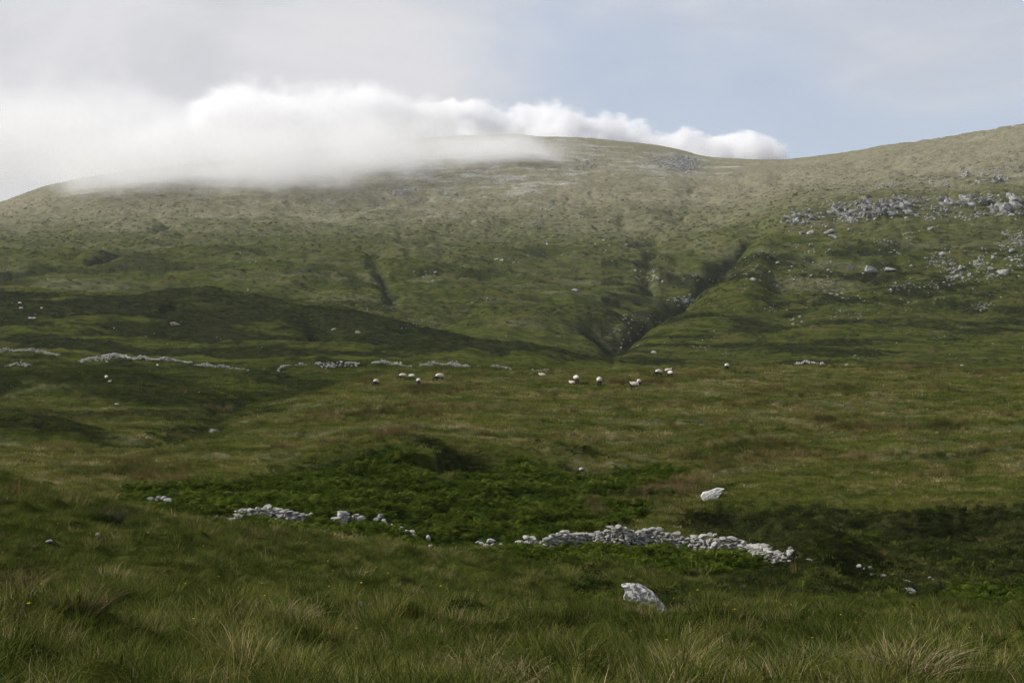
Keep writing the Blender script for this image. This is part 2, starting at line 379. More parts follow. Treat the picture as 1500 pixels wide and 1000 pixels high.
straw = mixc(t, sstep(t, nB, .32, .68), (.115, .112, .068), (.215, .198, .138))  # dead-grass colour that also paints the sunlit, hazy upper slope
straw = mixc(t, sstep(t, nF, .52, .72, 0, .7), straw, (.27, .26, .225))
straw = mixc(t, sstep(t, nF, .44, .32, 0, .75), straw, (.040, .048, .018))
fern = mixc(t, sstep(t, nC, .35, .65), (.010, .022, .004), (.035, .060, .012))
soil = mixc(t, sstep(t, nC, .35, .7), (.018, .012, .008), (.085, .055, .036))
def edge(v, n, w=.55):   # break the mask up with the noise
    return sstep(t, math_(t, 'ADD', v, math_(t, 'MULTIPLY_ADD', n, w, -w/2)), .22, .62)
c = mixc(t, math_(t, 'MULTIPLY', math_(t, 'ADD', vp, math_(t, 'MULTIPLY_ADD', nF, .7, -.35), clamp=True), math_(t, 'GREATER_THAN', vp, .03)), green, straw)
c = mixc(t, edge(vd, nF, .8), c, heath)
c = mixc(t, vb, c, fern)
c = mixc(t, edge(vq, nC), c, soil)
ar = NN(t, 'ShaderNodeAttribute', attribute_name='scree')
nS = noise(t, mapping(t, P, (1, 1.3, 1.3), (17, 7, 3)), .42, 5, .7); nS2 = noise(t, P, .03, 6, .6)
sc_ = math_(t, 'MULTIPLY', sstep(t, math_(t, 'ADD', nS, math_(t, 'MULTIPLY_ADD', ar.outputs['Fac'], .22, math_(t, 'MULTIPLY_ADD', nS2, .9, -.58))), .60, .66), ar.outputs['Fac'])
c = mixc(t, sc_, c, mixc(t, sstep(t, nC, .3, .7), (.22, .22, .21), (.42, .42, .40)))
t.links.new(c, b.inputs['Base Color'])
hb = math_(t, 'ADD', math_(t, 'MULTIPLY', nC, .5), math_(t, 'ADD', math_(t, 'MULTIPLY', nF, 1.9), math_(t, 'MULTIPLY', nB, 3.6)))
bp = NN(t, 'ShaderNodeBump'); bp.inputs['Strength'].default_value = .75; bp.inputs['Distance'].default_value = 1.0
t.links.new(hb, bp.inputs['Height']); t.links.new(bp.outputs[0], b.inputs['Normal'])
b.inputs['Specular IOR Level'].default_value = .0

V = np.stack([GX, GY, Z], -1).reshape(-1, 3)
ii, jj = np.meshgrid(np.arange(NT-1), np.arange(NR-1), indexing='ij')
q = (ii*NR+jj).ravel()
F = np.stack([q, q+NR, q+NR+1, q+1], -1)[:, ::-1]
# cap at the camera's feet
cap0 = len(V); V = np.vstack([V, [[0, 0, -1.62]]])
me = mesh_np('ground', V, F, gm)
# join the seam behind the camera: first and last bearing coincide at 180 degrees
a = me.attributes.new('veg', 'FLOAT_COLOR', 'POINT')
a.data.foreach_set('color', np.vstack([VEG.reshape(-1, 4), [[0, 0, 0, 0]]]).astype(np.float32).ravel())
sr = np.zeros_like(Z)
for poly, v in (([(640,195),(800,200),(1000,222),(1070,240),(1080,262),(1000,262),(930,252),(850,262),(700,300),(600,290)], .85), ([(240,200),(640,180),(700,330),(400,330),(280,300)], .55), ([(1230,290),(1500,180),(1500,285),(1330,285)], .5)):
    sr = np.maximum(sr, v*inpoly(poly, PXg+60*fbm(GX, GY, 160, 5, 301, .65), PYg+28*fbm(GX, GY, 140, 5, 303, .65)))
sr = np.maximum(sr*(GY > 900), .18*(GY > 650))
a2 = me.attributes.new('scree', 'FLOAT', 'POINT'); a2.data.foreach_set('value', np.append(sr.ravel(), 0).astype(np.float32))
gro = link(bpy.data.objects.new('ground', me)); gro['kind'] = 'structure'; gro['label'] = 'green moorland slopes, sheep pasture and mountainside'
if me.polygons[NR*400+300].normal.z < 0: me.flip_normals()

# ------------------------------------------------------------------ air and clouds
def box(name, lo, hi):
    V = [(x, y, z) for x in (lo[0], hi[0]) for y in (lo[1], hi[1]) for z in (lo[2], hi[2])]
    F = [(0,1,3,2),(4,6,7,5),(0,4,5,1),(2,3,7,6),(0,2,6,4),(1,5,7,3)]
    me = bpy.data.meshes.new(name); me.from_pydata(V, [], F); me.update()
    return link(bpy.data.objects.new(name, me))
HAZE = 0.000045
def add_haze():
    h = box('haze', (-9600, -9600, -310), (9600, 9600, 520))
    m = bpy.data.materials.new('thin_air'); m.use_nodes = True; tt = m.node_tree; tt.nodes.clear()
    o = NN(tt, 'ShaderNodeOutputMaterial'); v = NN(tt, 'ShaderNodeVolumePrincipled')
    v.inputs['Color'].default_value = (.86, .92, 1, 1); v.inputs['Density'].default_value = HAZE; v.inputs['Anisotropy'].default_value = .2
    tt.links.new(v.outputs[0], o.inputs['Volume']); h.data.materials.append(m); h['kind'] = 'stuff'
    h['label'] = 'thin bluish haze over the moor and mountain'
def ico(name, sub=4):
    import bmesh
    bm = bmesh.new(); bmesh.ops.create_icosphere(bm, subdivisions=sub, radius=1); me = bpy.data.meshes.new(name); bm.to_mesh(me); bm.free(); return me
def cloud(label, blobs, dens, nscale, lo, hi, seed, soft=.35, thr=.5):
    """lumpy hull made of overlapping puffs, filled with a scattering volume whose density is broken up by noise"""
    import bmesh
    x0 = min(b_[0]-b_[3] for b_ in blobs); x1 = max(b_[0]+b_[3] for b_ in blobs)
    y0 = min(b_[1]-b_[4] for b_ in blobs); y1 = max(b_[1]+b_[4] for b_ in blobs)
    z0 = min(b_[2]-b_[5] for b_ in blobs); z1 = max(b_[2]+b_[5] for b_ in blobs)
    me_o = box('cloud', (x0, y0, z0), (x1, y1, z1))
    m = bpy.data.materials.new('cloud_vapour'); m.use_nodes = True; tt = m.node_tree; tt.nodes.clear()
    o = NN(tt, 'ShaderNodeOutputMaterial'); v = NN(tt, 'ShaderNodeVolumePrincipled')
    v.inputs['Color'].default_value = (.92, .925, .945, 1); v.inputs['Anisotropy'].default_value = .2
    tx = NN(tt, 'ShaderNodeTexCoord'); P = tx.outputs['Object']
    wn = NN(tt, 'ShaderNodeTexNoise'); wn.inputs['Scale'].default_value = nscale*.6; wn.inputs['Detail'].default_value = 3
    tt.links.new(P, wn.inputs['Vector'])
    off = NN(tt, 'ShaderNodeVectorMath', operation='MULTIPLY_ADD'); tt.links.new(wn.outputs['Color'], off.inputs[0])
    off.inputs[1].default_value = (90*1, 90*1, 45); tt.links.new(P, off.inputs[2])
    sh = None
    for (bx, by, bz, rx, ry, rz) in blobs:
        mp = NN(tt, 'ShaderNodeVectorMath', operation='SUBTRACT'); tt.links.new(off.outputs[0], mp.inputs[0]); mp.inputs[1].default_value = (bx+45, by+45, bz+22)
        dv = NN(tt, 'ShaderNodeVectorMath', operation='DIVIDE'); tt.links.new(mp.outputs[0], dv.inputs[0]); dv.inputs[1].default_value = (rx, ry, rz)
        ln = NN(tt, 'ShaderNodeVectorMath', operation='LENGTH'); tt.links.new(dv.outputs[0], ln.inputs[0])
        f = math_(tt, 'SUBTRACT', 1.0, ln.outputs['Value'])
        sh = f if sh is None else math_(tt, 'MAXIMUM', sh, f)
    n = noise(tt, mapping(tt, P, (1, 1, 1.25), (seed*13.7, 0, 0)), nscale, 9, .66)
    q = math_(tt, 'ADD', math_(tt, 'MULTIPLY', sh, 1.5), math_(tt, 'MULTIPLY_ADD', n, 2.4, -1.42))
    # crisp, dense above; thinning to wisps towards the underside
    sz = NN(tt, 'ShaderNodeSeparateXYZ'); tt.links.new(P, sz.inputs[0])
    hi_ = sstep(tt, math_(tt, 'MULTIPLY_ADD', n, 160, math_(tt, 'ADD', sz.outputs[2], -80)), lo, hi)
    d = sstep(tt, math_(tt, 'DIVIDE', q, math_(tt, 'MULTIPLY_ADD', hi_, soft-.9, .9)), 0, 1)
    fin = math_(tt, 'MULTIPLY', math_(tt, 'MULTIPLY', d, math_(tt, 'MULTIPLY_ADD', hi_, dens-dens*.3, dens*.3)), math_(tt, 'GREATER_THAN', sh, .0))
    tt.links.new(fin, v.inputs['Density']); tt.links.new(v.outputs[0], o.inputs['Volume'])
    me_o.data.materials.append(m); me_o['label'] = label; me_o['category'] = 'cloud'
    return me_o

add_haze()
def W(px, py, d): return ((px-CX)/FX*d, d, (CY-py)/FX*d)
def blob(px, py, d, wpx_, hpx, depth): x, y, z = W(px, py, d); return (x, y, z, wpx_/FX*d, depth, hpx/FX*d)
cloud('thick white cloud cap with a domed top sitting behind the left summit', [
  blob(400, 208, 2250, 170, 92, 250), blob(510, 205, 2250, 150, 92, 250), blob(600, 212, 2300, 90, 72, 200),
  blob(290, 232, 2200, 130, 62, 250)], .026, .012, 220, 360, 3, soft=.5)
cloud('pale shapeless hill fog filling the sky low on the left', [
  blob(-180, 215, 2300, 420, 150, 320), blob(120, 220, 2250, 300, 130, 320), blob(300, 225, 2200, 150, 90, 260)], .008, .008, 180, 420, 5, soft=1.0)
cloud('wispy fog spilling over the front of the summit and veiling the rocks', [
  blob(210, 252, 1600, 190, 64, 340), blob(420, 246, 1620, 240, 84, 380), blob(560, 230, 1700, 170, 70, 360), blob(715, 232, 1820, 160, 54, 300)], .019, .020, 110, 280, 11, soft=1.3)
cloud('bright white cumulus bank rising behind the middle of the ridge', [
  blob(670, 222, 2900, 130, 76, 260), blob(795, 226, 2900, 76, 80, 240), blob(850, 232, 2900, 90, 70, 230), blob(905, 236, 2900, 90, 66, 230), blob(950, 242, 2900, 110, 66, 230), blob(985, 245, 2900, 100, 52, 230), blob(1075, 248, 2900, 95, 52, 200)],
  .05, .011, 150, 360, 8, soft=.35)
# ------------------------------------------------------------------ vegetation
def leafmat(name, ramp, trans=.3, rough=.7, attr='tint', jitter=.35):
    m = bpy.data.materials.new(name); m.use_nodes = True; t = m.node_tree; t.nodes.clear()
    o = NN(t, 'ShaderNodeOutputMaterial'); a = NN(t, 'ShaderNodeAttribute', attribute_name=attr, attribute_type='INSTANCER')
    v = NN(t, 'ShaderNodeAttribute', attribute_name='tone')
    s = math_(t, 'ADD', a.outputs['Fac'], math_(t, 'MULTIPLY_ADD', v.outputs['Fac'], jitter, -jitter/2), clamp=True)
    r = NN(t, 'ShaderNodeValToRGB'); t.links.new(s, r.inputs[0]); e = r.color_ramp.elements
    while len(e) < len(ramp): e.new(.5)
    for k, (p, c) in enumerate(ramp): e[k].position = p; e[k].color = (*c, 1)
    d = NN(t, 'ShaderNodeBsdfDiffuse'); tr = NN(t, 'ShaderNodeBsdfTranslucent'); mx = NN(t, 'ShaderNodeMixShader'); mx.inputs[0].default_value = trans
    t.links.new(r.outputs[0], d.inputs[0]); t.links.new(r.outputs[0], tr.inputs[0]); t.links.new(d.outputs[0], mx.inputs[1]); t.links.new(tr.outputs[0], mx.inputs[2])
    t.links.new(mx.outputs[0], o.inputs[0]); return m
GR = [(0, (.026, .038, .008)), (.35, (.074, .094, .018)), (.6, (.145, .145, .036)), (.82, (.23, .185, .085)), (1, (.42, .35, .21))]
m_grass = leafmat('grass_blades', GR)
m_rush = leafmat('rush_stems', [(0, (.026, .036, .010)), (.4, (.060, .064, .019)), (.75, (.115, .088, .034)), (1, (.20, .15, .075))], .15)
m_heath = leafmat('heath_leaves', [(0, (.012, .018, .006)), (.5, (.028, .036, .011)), (1, (.065, .062, .024))], .15)
m_fern = leafmat('bracken_leaves', [(0, (.018, .032, .004)), (.5, (.050, .074, .009)), (1, (.105, .130, .020))], .3, jitter=.5)
m_flower = leafmat('yellow_petals', [(0, (.6, .45, .02)), (1, (.7, .5, .03))], .2)
m_cotton = leafmat('pale_wisps', [(0, (.5, .48, .42)), (1, (.7, .68, .62))], .2)

def proto(name, V, F, tone, m):
    me = bpy.data.meshes.new(name); me.from_pydata(V, [], F); me.materials.append(m)
    a = me.attributes.new('tone', 'FLOAT', 'POINT'); a.data.foreach_set('value', np.array(tone, np.float32)); me.update()
    return bpy.data.objects.new(name, me)
def blades(name, n, rad, h0, h1, w, bend, m, lean=(.25, 0), segs=3, seed=0, splay=.5):
    r = random.Random(seed); V = []; F = []; T = []
    for _ in range(n):
        a = r.uniform(0, 6.283); q = rad*math.sqrt(r.random()); x, y = q*math.cos(a), q*math.sin(a)
        h = r.uniform(h0, h1); da = a+r.gauss(0, 1.0); bd = r.uniform(.15, 1)*bend*h; sp = splay*q/max(rad, .01)*h
        dx = math.cos(da)*bd+lean[0]*h*r.uniform(.3, 1.3); dy = math.sin(da)*bd+lean[1]*h
        sx, sy = math.cos(a)*sp, math.sin(a)*sp
        f = r.uniform(0, 3.1416); fx, fy = math.cos(f)*w/2, math.sin(f)*w/2; tone = r.random(); b = len(V)
        for k in range(segs):
            t = k/segs; k1 = 1-t*.65
            px, py = x+sx*t+dx*t*t, y+sy*t+dy*t*t; pz = h*(t-.25*bend*t*t*t)-.03
            V += [(px-fx*k1, py-fy*k1, pz), (px+fx*k1, py+fy*k1, pz)]; T += [tone, tone]
        V.append((x+sx+dx, y+sy+dy, h*(1-.25*bend)-.03)); T.append(tone)
        for k in range(segs-1): F.append((b+2*k, b+2*k+1, b+2*k+3, b+2*k+2))
        F.append((b+2*segs-2, b+2*segs-1, b+2*segs))
    return proto(name, V, F, T, m)
def leafball(name, n, rad, hgt, leaf, m, seed=0):
    r = random.Random(seed); V = []; F = []; T = []
    for _ in range(n):
        a = r.uniform(0, 6.283); e = math.asin(r.uniform(.0, 1)); q = r.uniform(.7, 1.08)
        c = np.array((math.cos(a)*math.cos(e)*rad*q, math.sin(a)*math.cos(e)*rad*q, math.sin(e)*hgt*q))
        u = np.array([r.gauss(0, 1) for _ in range(3)]); u /= np.linalg.norm(u); v = np.array([r.gauss(0, 1) for _ in range(3)]); v -= u*v.dot(u); v /= np.linalg.norm(v)
        s = leaf*r.uniform(.6, 1.4); b = len(V); V += [tuple(c-u*s*.5), tuple(c+v*s*.35), tuple(c+u*s*.5+np.array((0, 0, s*.2))), tuple(c-v*s*.35)]
        T += [r.random()]*4; F.append((b, b+1, b+2, b+3))
    return proto(name, V, F, T, m)
def fern(name, nf, L, m, seed=0):
    r = random.Random(seed); V = []; F = []; T = []
    for k in range(nf):
        a = k*6.283/nf+r.gauss(0, .4); el = r.uniform(.55, 1.15); l = L*r.uniform(.7, 1.15); tone = r.random()
        dx, dy = math.cos(a), math.sin(a); N = 8
        for i in range(N):
            t = (i+.6)/N; s = l*t; hh = math.sin(el)*s-.55*l*t*t*t+.02; ho = math.cos(el)*s+.15*l*t*t
            wd = l*.42*(1-t)**.7*min(1, t*4+.3); p = (dx*ho, dy*ho, hh)
            for sg in (-1, 1):
                b = len(V); fw = l/N*.55
                V += [p, (p[0]-dy*sg*wd*.55+dx*fw*.9, p[1]+dx*sg*wd*.55+dy*fw*.9, hh+.03*l), (p[0]-dy*sg*wd+dx*fw*1.1, p[1]+dx*sg*wd+dy*fw*1.1, hh-.07*l+r.gauss(0, .02)*l), (p[0]-dy*sg*wd*.5-dx*fw*.4, p[1]+dx*sg*wd*.5-dy*fw*.4, hh-.01*l)]
                q_ = min(1, max(0, tone+r.gauss(0, .15))); T += [q_]*4; F.append((b, b+1, b+2, b+3) if sg < 0 else (b+3, b+2, b+1, b))
    return proto(name, V, F, T, m)

def scatter(name, label, protos, X, Y, sc, tint, idx, sink=0.0, tilt=.12, zs=None, cat=None):
    n = len(X); Zp = ground(X, Y)-sink
    me = bpy.data.meshes.new(name); me.vertices.add(n); me.vertices.foreach_set('co', np.stack([X, Y, Zp], -1).astype(np.float32).ravel())
    def att(nm, ty, v, key): a = me.attributes.new(nm, ty, 'POINT'); a.data.foreach_set(key, np.asarray(v, np.int32 if ty == 'INT' else np.float32).ravel())
    rot = np.stack([rng.normal(0, tilt, n), rng.normal(0, tilt, n), rng.uniform(0, 6.28, n)], -1)
    att('turn', 'FLOAT_VECTOR', rot, 'vector'); att('tint', 'FLOAT', tint, 'value'); att('pick', 'INT', idx, 'value')
    s3 = np.stack([sc, sc, sc*(1 if zs is None else zs)], -1); att('grow', 'FLOAT_VECTOR', s3, 'vector')
    col = bpy.data.collections.new(name+'_kinds')
    for k, p in enumerate(protos): p.name = f'{name}_{k:02d}'; col.objects.link(p)
    g = bpy.data.node_groups.new(name, 'GeometryNodeTree')
    g.interface.new_socket('Geometry', in_out='INPUT', socket_type='NodeSocketGeometry'); g.interface.new_socket('Geometry', in_out='OUTPUT', socket_type='NodeSocketGeometry')
    gi = g.nodes.new('NodeGroupInput'); go = g.nodes.new('NodeGroupOutput'); ip = g.nodes.new('GeometryNodeInstanceOnPoints'); ci = g.nodes.new('GeometryNodeCollectionInfo')
    ci.inputs[0].default_value = col; ci.inputs['Separate Children'].default_value = True; ci.inputs['Reset Children'].default_value = True
    def na(nm, ty): q = g.nodes.new('GeometryNodeInputNamedAttribute'); q.data_type = ty; q.inputs[0].default_value = nm; return q.outputs[0]
    L = g.links.new; L(gi.outputs[0], ip.inputs['Points']); L(ci.outputs[0], ip.inputs['Instance']); ip.inputs['Pick Instance'].default_value = True
    L(na('pick', 'INT'), ip.inputs['Instance Index']); L(na('turn', 'FLOAT_VECTOR'), ip.inputs['Rotation']); L(na('grow', 'FLOAT_VECTOR'), ip.inputs['Scale']); L(ip.outputs[0], go.inputs[0])
    o = link(bpy.data.objects.new(name, me)); md = o.modifiers.new('scatter', 'NODES'); md.node_group = g
    o['kind'] = 'stuff'; o['label'] = label
    if cat: o['category'] = cat
    return o
GXYm = None
def look(A, X, Y):
    t = np.arctan2(X, Y); r = np.log(np.hypot(X, Y)); i = np.clip(np.searchsorted(TH, t), 0, NT-1); j = np.clip(np.searchsorted(LR, r), 0, NR-1)
    return A[i, j]
def sample(n, r0, r1, half=22.0, power=1.0):
    if r1 <= 120: n = int(n*27/22); half = 27.0
    r = (r0**(power+1)+(r1**(power+1)-r0**(power+1))*rng.random(n))**(1/(power+1)); t = R(half)*(rng.random(n)*2-1)
    return np.sin(t)*r, np.cos(t)*r
def cull(X, Y):   # drop what a rise in front certainly hides
    z = ground(X, Y)+.4; vis = np.ones(len(X), bool); hmax = np.full(len(X), -1e9)
    for f in np.linspace(.12, .93, 26):
        hmax = np.maximum(hmax, ground(X*f, Y*f)/f)
    return z > hmax-.6-.006*Y
G = globals()

# near meadow grass
pg = [blades('g', 46, .20, .07, .18, .0075, .6, m_grass, lean=(.1, 0), seed=s) for s in (1, 2, 3)]
pg += [blades('g', 34, .15, .16, .34, .0065, .65, m_grass, lean=(.12, 0), seed=s) for s in (4, 5)]
pg += [blades('g', 34, .24, .08, .20, .009, .5, m_grass, seed=6)]
X, Y = sample(64000, 7.5, 66); D = np.hypot(X, Y)
keep = (look(brack, X, Y) < .5) & cull(X, Y); X, Y, D = X[keep], Y[keep], D[keep]
tn = fbm(X, Y, 3.2, 3, 201); tl = fbm(X, Y, 1.1, 2, 205)
cl = perlin(X/.75+9, Y/.75, 23)+.35*perlin(X/.3, Y/.3, 24); rank = ss(24, 17, D+2.5*tn)                      # the rank belt of tall grass next to the camera
idx = rng.choice(6, len(X), p=[.22, .2, .2, .08, .08, .22]); tall = (rng.random(len(X)) < .06+.8*rank+.3*(cl > .35)); idx = np.where(tall, rng.integers(3, 5, len(X)), idx)
tint = np.clip(.14+.26*tn+.14*tl-.22*cl+rng.normal(0, .13, len(X))+.4*(rng.random(len(X)) < .14)+.16*tall*rng.random(len(X))*2, 0, .85)
sc = np.clip(.85+.2*tn+.3*tl+.6*cl+.2*rng.normal(0, 1, len(X)), .3, 1.9)*.76*(1+.2*rank)*(1+D/200)
BX, BY, _z = at(946, 903, dmin=24, dmax=60); nb = np.hypot((X-BX)/1.1, (Y-(BY-1.9))/2.6) < 1; sc = np.where(nb, sc*.16, sc)
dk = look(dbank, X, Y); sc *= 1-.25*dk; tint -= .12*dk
scatter('meadow_grass', 'long green grass covering the foreground slope', pg, X, Y, sc, tint, idx)
# straw-coloured stalks and arching dead blades
ps = [blades('s', 8, .18, .22, .48, .0058, .45, m_grass, lean=(.1, 0), seed=s, splay=.4) for s in (11, 12)] + [blades('s', 9, .15, .2, .38, .0055, 1.4, m_grass, seed=13, splay=.6), blades('s', 22, .10, .15, .30, .0055, 1.3, m_grass, seed=14, splay=.9)]
X, Y = sample(17000, 11, 64); k = cull(X, Y) & (look(brack, X, Y) < .5); X, Y = X[k], Y[k]; D = np.hypot(X, Y); tn = fbm(X, Y, 2.5, 3, 211)
k = rng.random(len(X)) < np.clip(.32+1.1*tn+.7*ss(25, 17, D), .03, 1)*(np.hypot((X-BX)/1.1, (Y-(BY-1.2))/1.9) > 1); X, Y, D = X[k], Y[k], D[k]
scatter('dead_grass', 'straw-coloured dead stalks standing in the foreground grass', ps, X, Y, rng.uniform(.6, 1.15, len(X))*(.5+.2*ss(26, 17, D)), rng.uniform(.6, 1.0, len(X)), rng.choice(4, len(X), p=[.35, .33, .25, .07]))
# yellow flowers
def petals(seed):
    V = []; F = []; T = []
    for k in range(6):
        a = k*1.047; b = len(V); V += [(0, 0, .26), (math.cos(a-.4)*.011, math.sin(a-.4)*.011, .268), (math.cos(a)*.016, math.sin(a)*.016, .265), (math.cos(a+.4)*.011, math.sin(a+.4)*.011, .268)]; F.append((b, b+1, b+2, b+3)); T += [.5]*4
    return proto('f', V, F, T, m_flower)
X, Y = sample(260, 14, 60); k = fbm(X, Y, 6, 2, 221) > -.1; X, Y = X[k], Y[k]
scatter('wild_flowers', 'tiny yellow flowers scattered through the foreground grass', [petals(1)], X, Y, rng.uniform(.9, 1.6, len(X))*1.0, X*0, (X*0).astype(int))

# pasture: shorter turf with browner rushy patches
pt = [blades('t', 40, .34, .06, .17, .016, .6, m_grass, seed=s, segs=2) for s in (21, 22, 23)]
XB, YB = BX, BY
def turf(name, label, n, r0, r1, s0, t0=.44, half=22):
    X, Y = sample(n, r0, r1, half); k = (look(brack, X, Y) < .5) & cull(X, Y); X, Y = X[k], Y[k]
    a = .85*fbm(X, Y*2.0, 11, 4, 231, .62); b_ = fbm(X, Y, 3, 2, 235); dkm = look(VEG[..., 0], X, Y)
    b2 = fbm(X, Y*1.4, 1.4, 2, 237)
    tint = np.clip(t0+.30*a+.16*b_+.2*b2+rng.normal(0, .12, len(X))-.38*dkm, 0, .9)
    k2 = rng.random(len(X)) > .5*dkm
    sc = s0*np.clip(.9+.3*b_+.6*b2+.25*rng.normal(0, 1, len(X)), .35, 2.3)*(1-.35*look(peat, X, Y))
    scatter(name, label, pt, X[k2], Y[k2], sc[k2], tint[k2], rng.integers(0, 3, k2.sum()), tilt=.15)
turf('pasture_grass', 'grazed olive green turf around the stone wall and lower pasture', 42000, 58, 115, 1.25)
turf('hill_grass', 'grazed olive turf of the pasture where the sheep stand', 75000, 115, 235, 1.7)
turf('valley_grass', 'rough turf in the valley on the left of the pasture', 52000, 235, 352, 2.7, .22)  # darker tint than the pasture, painting the knoll as better lit
# rushes
pr = [blades('r', 60, .22, .35, .65, .012, .28, m_rush, seed=s, splay=.5, lean=(.12, 0)) for s in (31, 32)]
X, Y = sample(60000, 40, 235); n_ = fbm(X, Y*2.6, 15, 4, 241, .6); k = (n_+.5*fbm(X, Y, 2.2, 2, 243) > .58) & (look(brack, X, Y) < .5) & cull(X, Y) & (rng.random(len(X)) < .5)
X, Y, n_ = X[k], Y[k], n_[k]
def strip(pix, n, w, dl, dh):
    P = pxl(pix, dmin=dl, dmax=dh); out = []
    for _ in range(n):
        k = random.randrange(len(P)-1); f = random.random(); out.append((P[k][0]*(1-f)+P[k+1][0]*f+random.gauss(0, w*.6), P[k][1]*(1-f)+P[k+1][1]*f+random.gauss(0, w)))
    return np.array(out)
ex = np.vstack([strip([(1195, 615), (1222, 618)], 60, .6, 115, 235), strip([(1240, 622), (1300, 628), (1400, 625)], 170, 1.8, 115, 235), strip([(1030, 664), (1170, 656)], 120, 2.4, 90, 160), strip([(1040, 680), (1130, 670)], 80, 2.2, 90, 150),
  strip([(905, 738), (930, 725), (985, 715), (1030, 700)], 200, .7, 75, 130), strip([(600, 575), (665, 575)], 90, 2.4, 140, 235), strip([(440, 612), (600, 600)], 120, 3.0, 120, 210), strip([(900, 560), (975, 562)], 160, 1.2, 150, 235),
  strip([(1290, 537), (1360, 540), (1400, 540)], 200, 1.2, 200, 260), strip([(1420, 548), (1495, 545)], 260, 1.0, 190, 260), strip([(150, 688), (220, 690), (240, 705)], 90, 2.0, 85, 130), strip([(560, 640), (610, 628)], 100, .8, 100, 150), strip([(860, 735), (885, 760)], 60, .5, 70, 110)])
X = np.concatenate([X, ex[:, 0]]); Y = np.concatenate([Y, ex[:, 1]]); tn = fbm(X, Y, 7, 2, 245)
scatter('rushes', 'brown and dark green rushes in patches across the pasture', pr, X, Y, rng.uniform(.6, 1.25, len(X))*(.9+Y/500), np.clip(.55+.4*tn+rng.normal(0, .2, len(X)), 0, 1), rng.integers(0, 2, len(X)))
# bracken
pf = [fern('b', 6, .62, m_fern, s) for s in (41, 42, 43)]
X, Y = sample(60000, 42, 118); k = (look(brack, X, Y) > .5) & cull(X, Y)
X, Y = X[k], Y[k]; hv = fbm(X, Y, 2.6, 3, 251); k = (hv > -.42) | (rng.random(len(X)) < .25); X, Y, hv = X[k], Y[k], hv[k]
ft = strip([(340,772),(440,772),(530,774),(620,800)], 260, 1.0, 60, 90); ft2 = strip([(760,816),(900,816),(1040,820),(1110,830)], 620, .55, 55, 80); ft3 = strip([(200,742),(290,748),(345,765)], 160, 1.2, 60, 95)
X = np.concatenate([X, ft[:, 0], ft2[:, 0], ft3[:, 0]]); Y = np.concatenate([Y, ft[:, 1], ft2[:, 1], ft3[:, 1]]); hv = fbm(X, Y, 2.6, 3, 251)
FALL = [(220,731),(240,729),(250,735),(281,735),(290,741),(320,757),(345,760),(365,760),(385,760),(405,760),(425,760),(440,760),(449,756),(500,764),(515,764),(529,766),(551,761),(561,762),(566,769),(588,777),(604,780),(626,792),(626,800),(703,796),(712,799),(722,795),(735,799),(760,803),(772,802),(792,802)]
ok = np.ones(len(X), bool)
for q_ in FALL:
    fx_, fy_, _ = at(q_[0], q_[1], dmin=50, dmax=100); dx_ = X-fx_*Y/fy_; ok &= ~((np.abs(dx_) < .50) & (Y > fy_-2.2) & (Y < fy_+.4))
ok &= ~((look(brack, X, Y) > -1) & (rng.random(len(X)) < .5*((Y > 72.5) & (Y < 75) & (X > 1) & (X < 11))))
X, Y, hv = X[ok], Y[ok], hv[ok]
print('bracken', len(X))
scatter('bracken', 'bright green bracken filling the hollow either side of the ruined wall', pf, X, Y, np.clip(.85+.55*hv+rng.normal(0, .15, len(X)), .4, 1.7), np.clip(.45+.35*hv+rng.normal(0, .15, len(X)), 0, 1), rng.integers(0, 3, len(X)), tilt=.3)
# heath on the banks near by and on the moor
ph = [leafball('h', 170, .34, .18, .055, m_heath, s) for s in (51, 52)]
X, Y = sample(34000, 30, 120); dm = look(dbank, X, Y); k = (rng.random(len(X)) < .75*(dm+look(np.clip(M_dark*1.2, 0, 1)*(Rr < 125), X, Y))) & cull(X, Y) & (look(brack, X, Y) < .5); X, Y = X[k], Y[k]
print('heath', len(X))
scatter('bank_heath', 'dark heath and moss clinging to the shaded banks', ph+[pf[0].copy()], X, Y, rng.uniform(.45, 1.15, len(X)), np.clip(.4+.4*fbm(X, Y, 4, 3, 261)+rng.normal(0, .15, len(X)), 0, 1), rng.choice(3, len(X), p=[.485, .485, .03]), tilt=.3)
X, Y = sample(120000, 118, 720); k = (rng.random(len(X)) < np.clip(look(VEG[..., 0], X, Y)*1.1, 0, 1)**1.6)*(~((Y < 235) & (look(M_dark, X, Y) < .3) & (look(valley, X, Y) < .5))) & cull(X, Y); X, Y = X[k], Y[k]
print('moor', len(X))
scatter('moor_heath', 'dark heather clumps on the moor behind the old wall', ph[0:1] if False else [p.copy() for p in ph], X, Y, rng.uniform(1.0, 2.4, len(X))*np.clip(Y/400, .55, 2), np.clip(.35+.5*fbm(X, Y, 20, 3, 265)+rng.normal(0, .2, len(X)), 0, 1), rng.integers(0, 2, len(X)), sink=.1, tilt=.3, zs=.6)

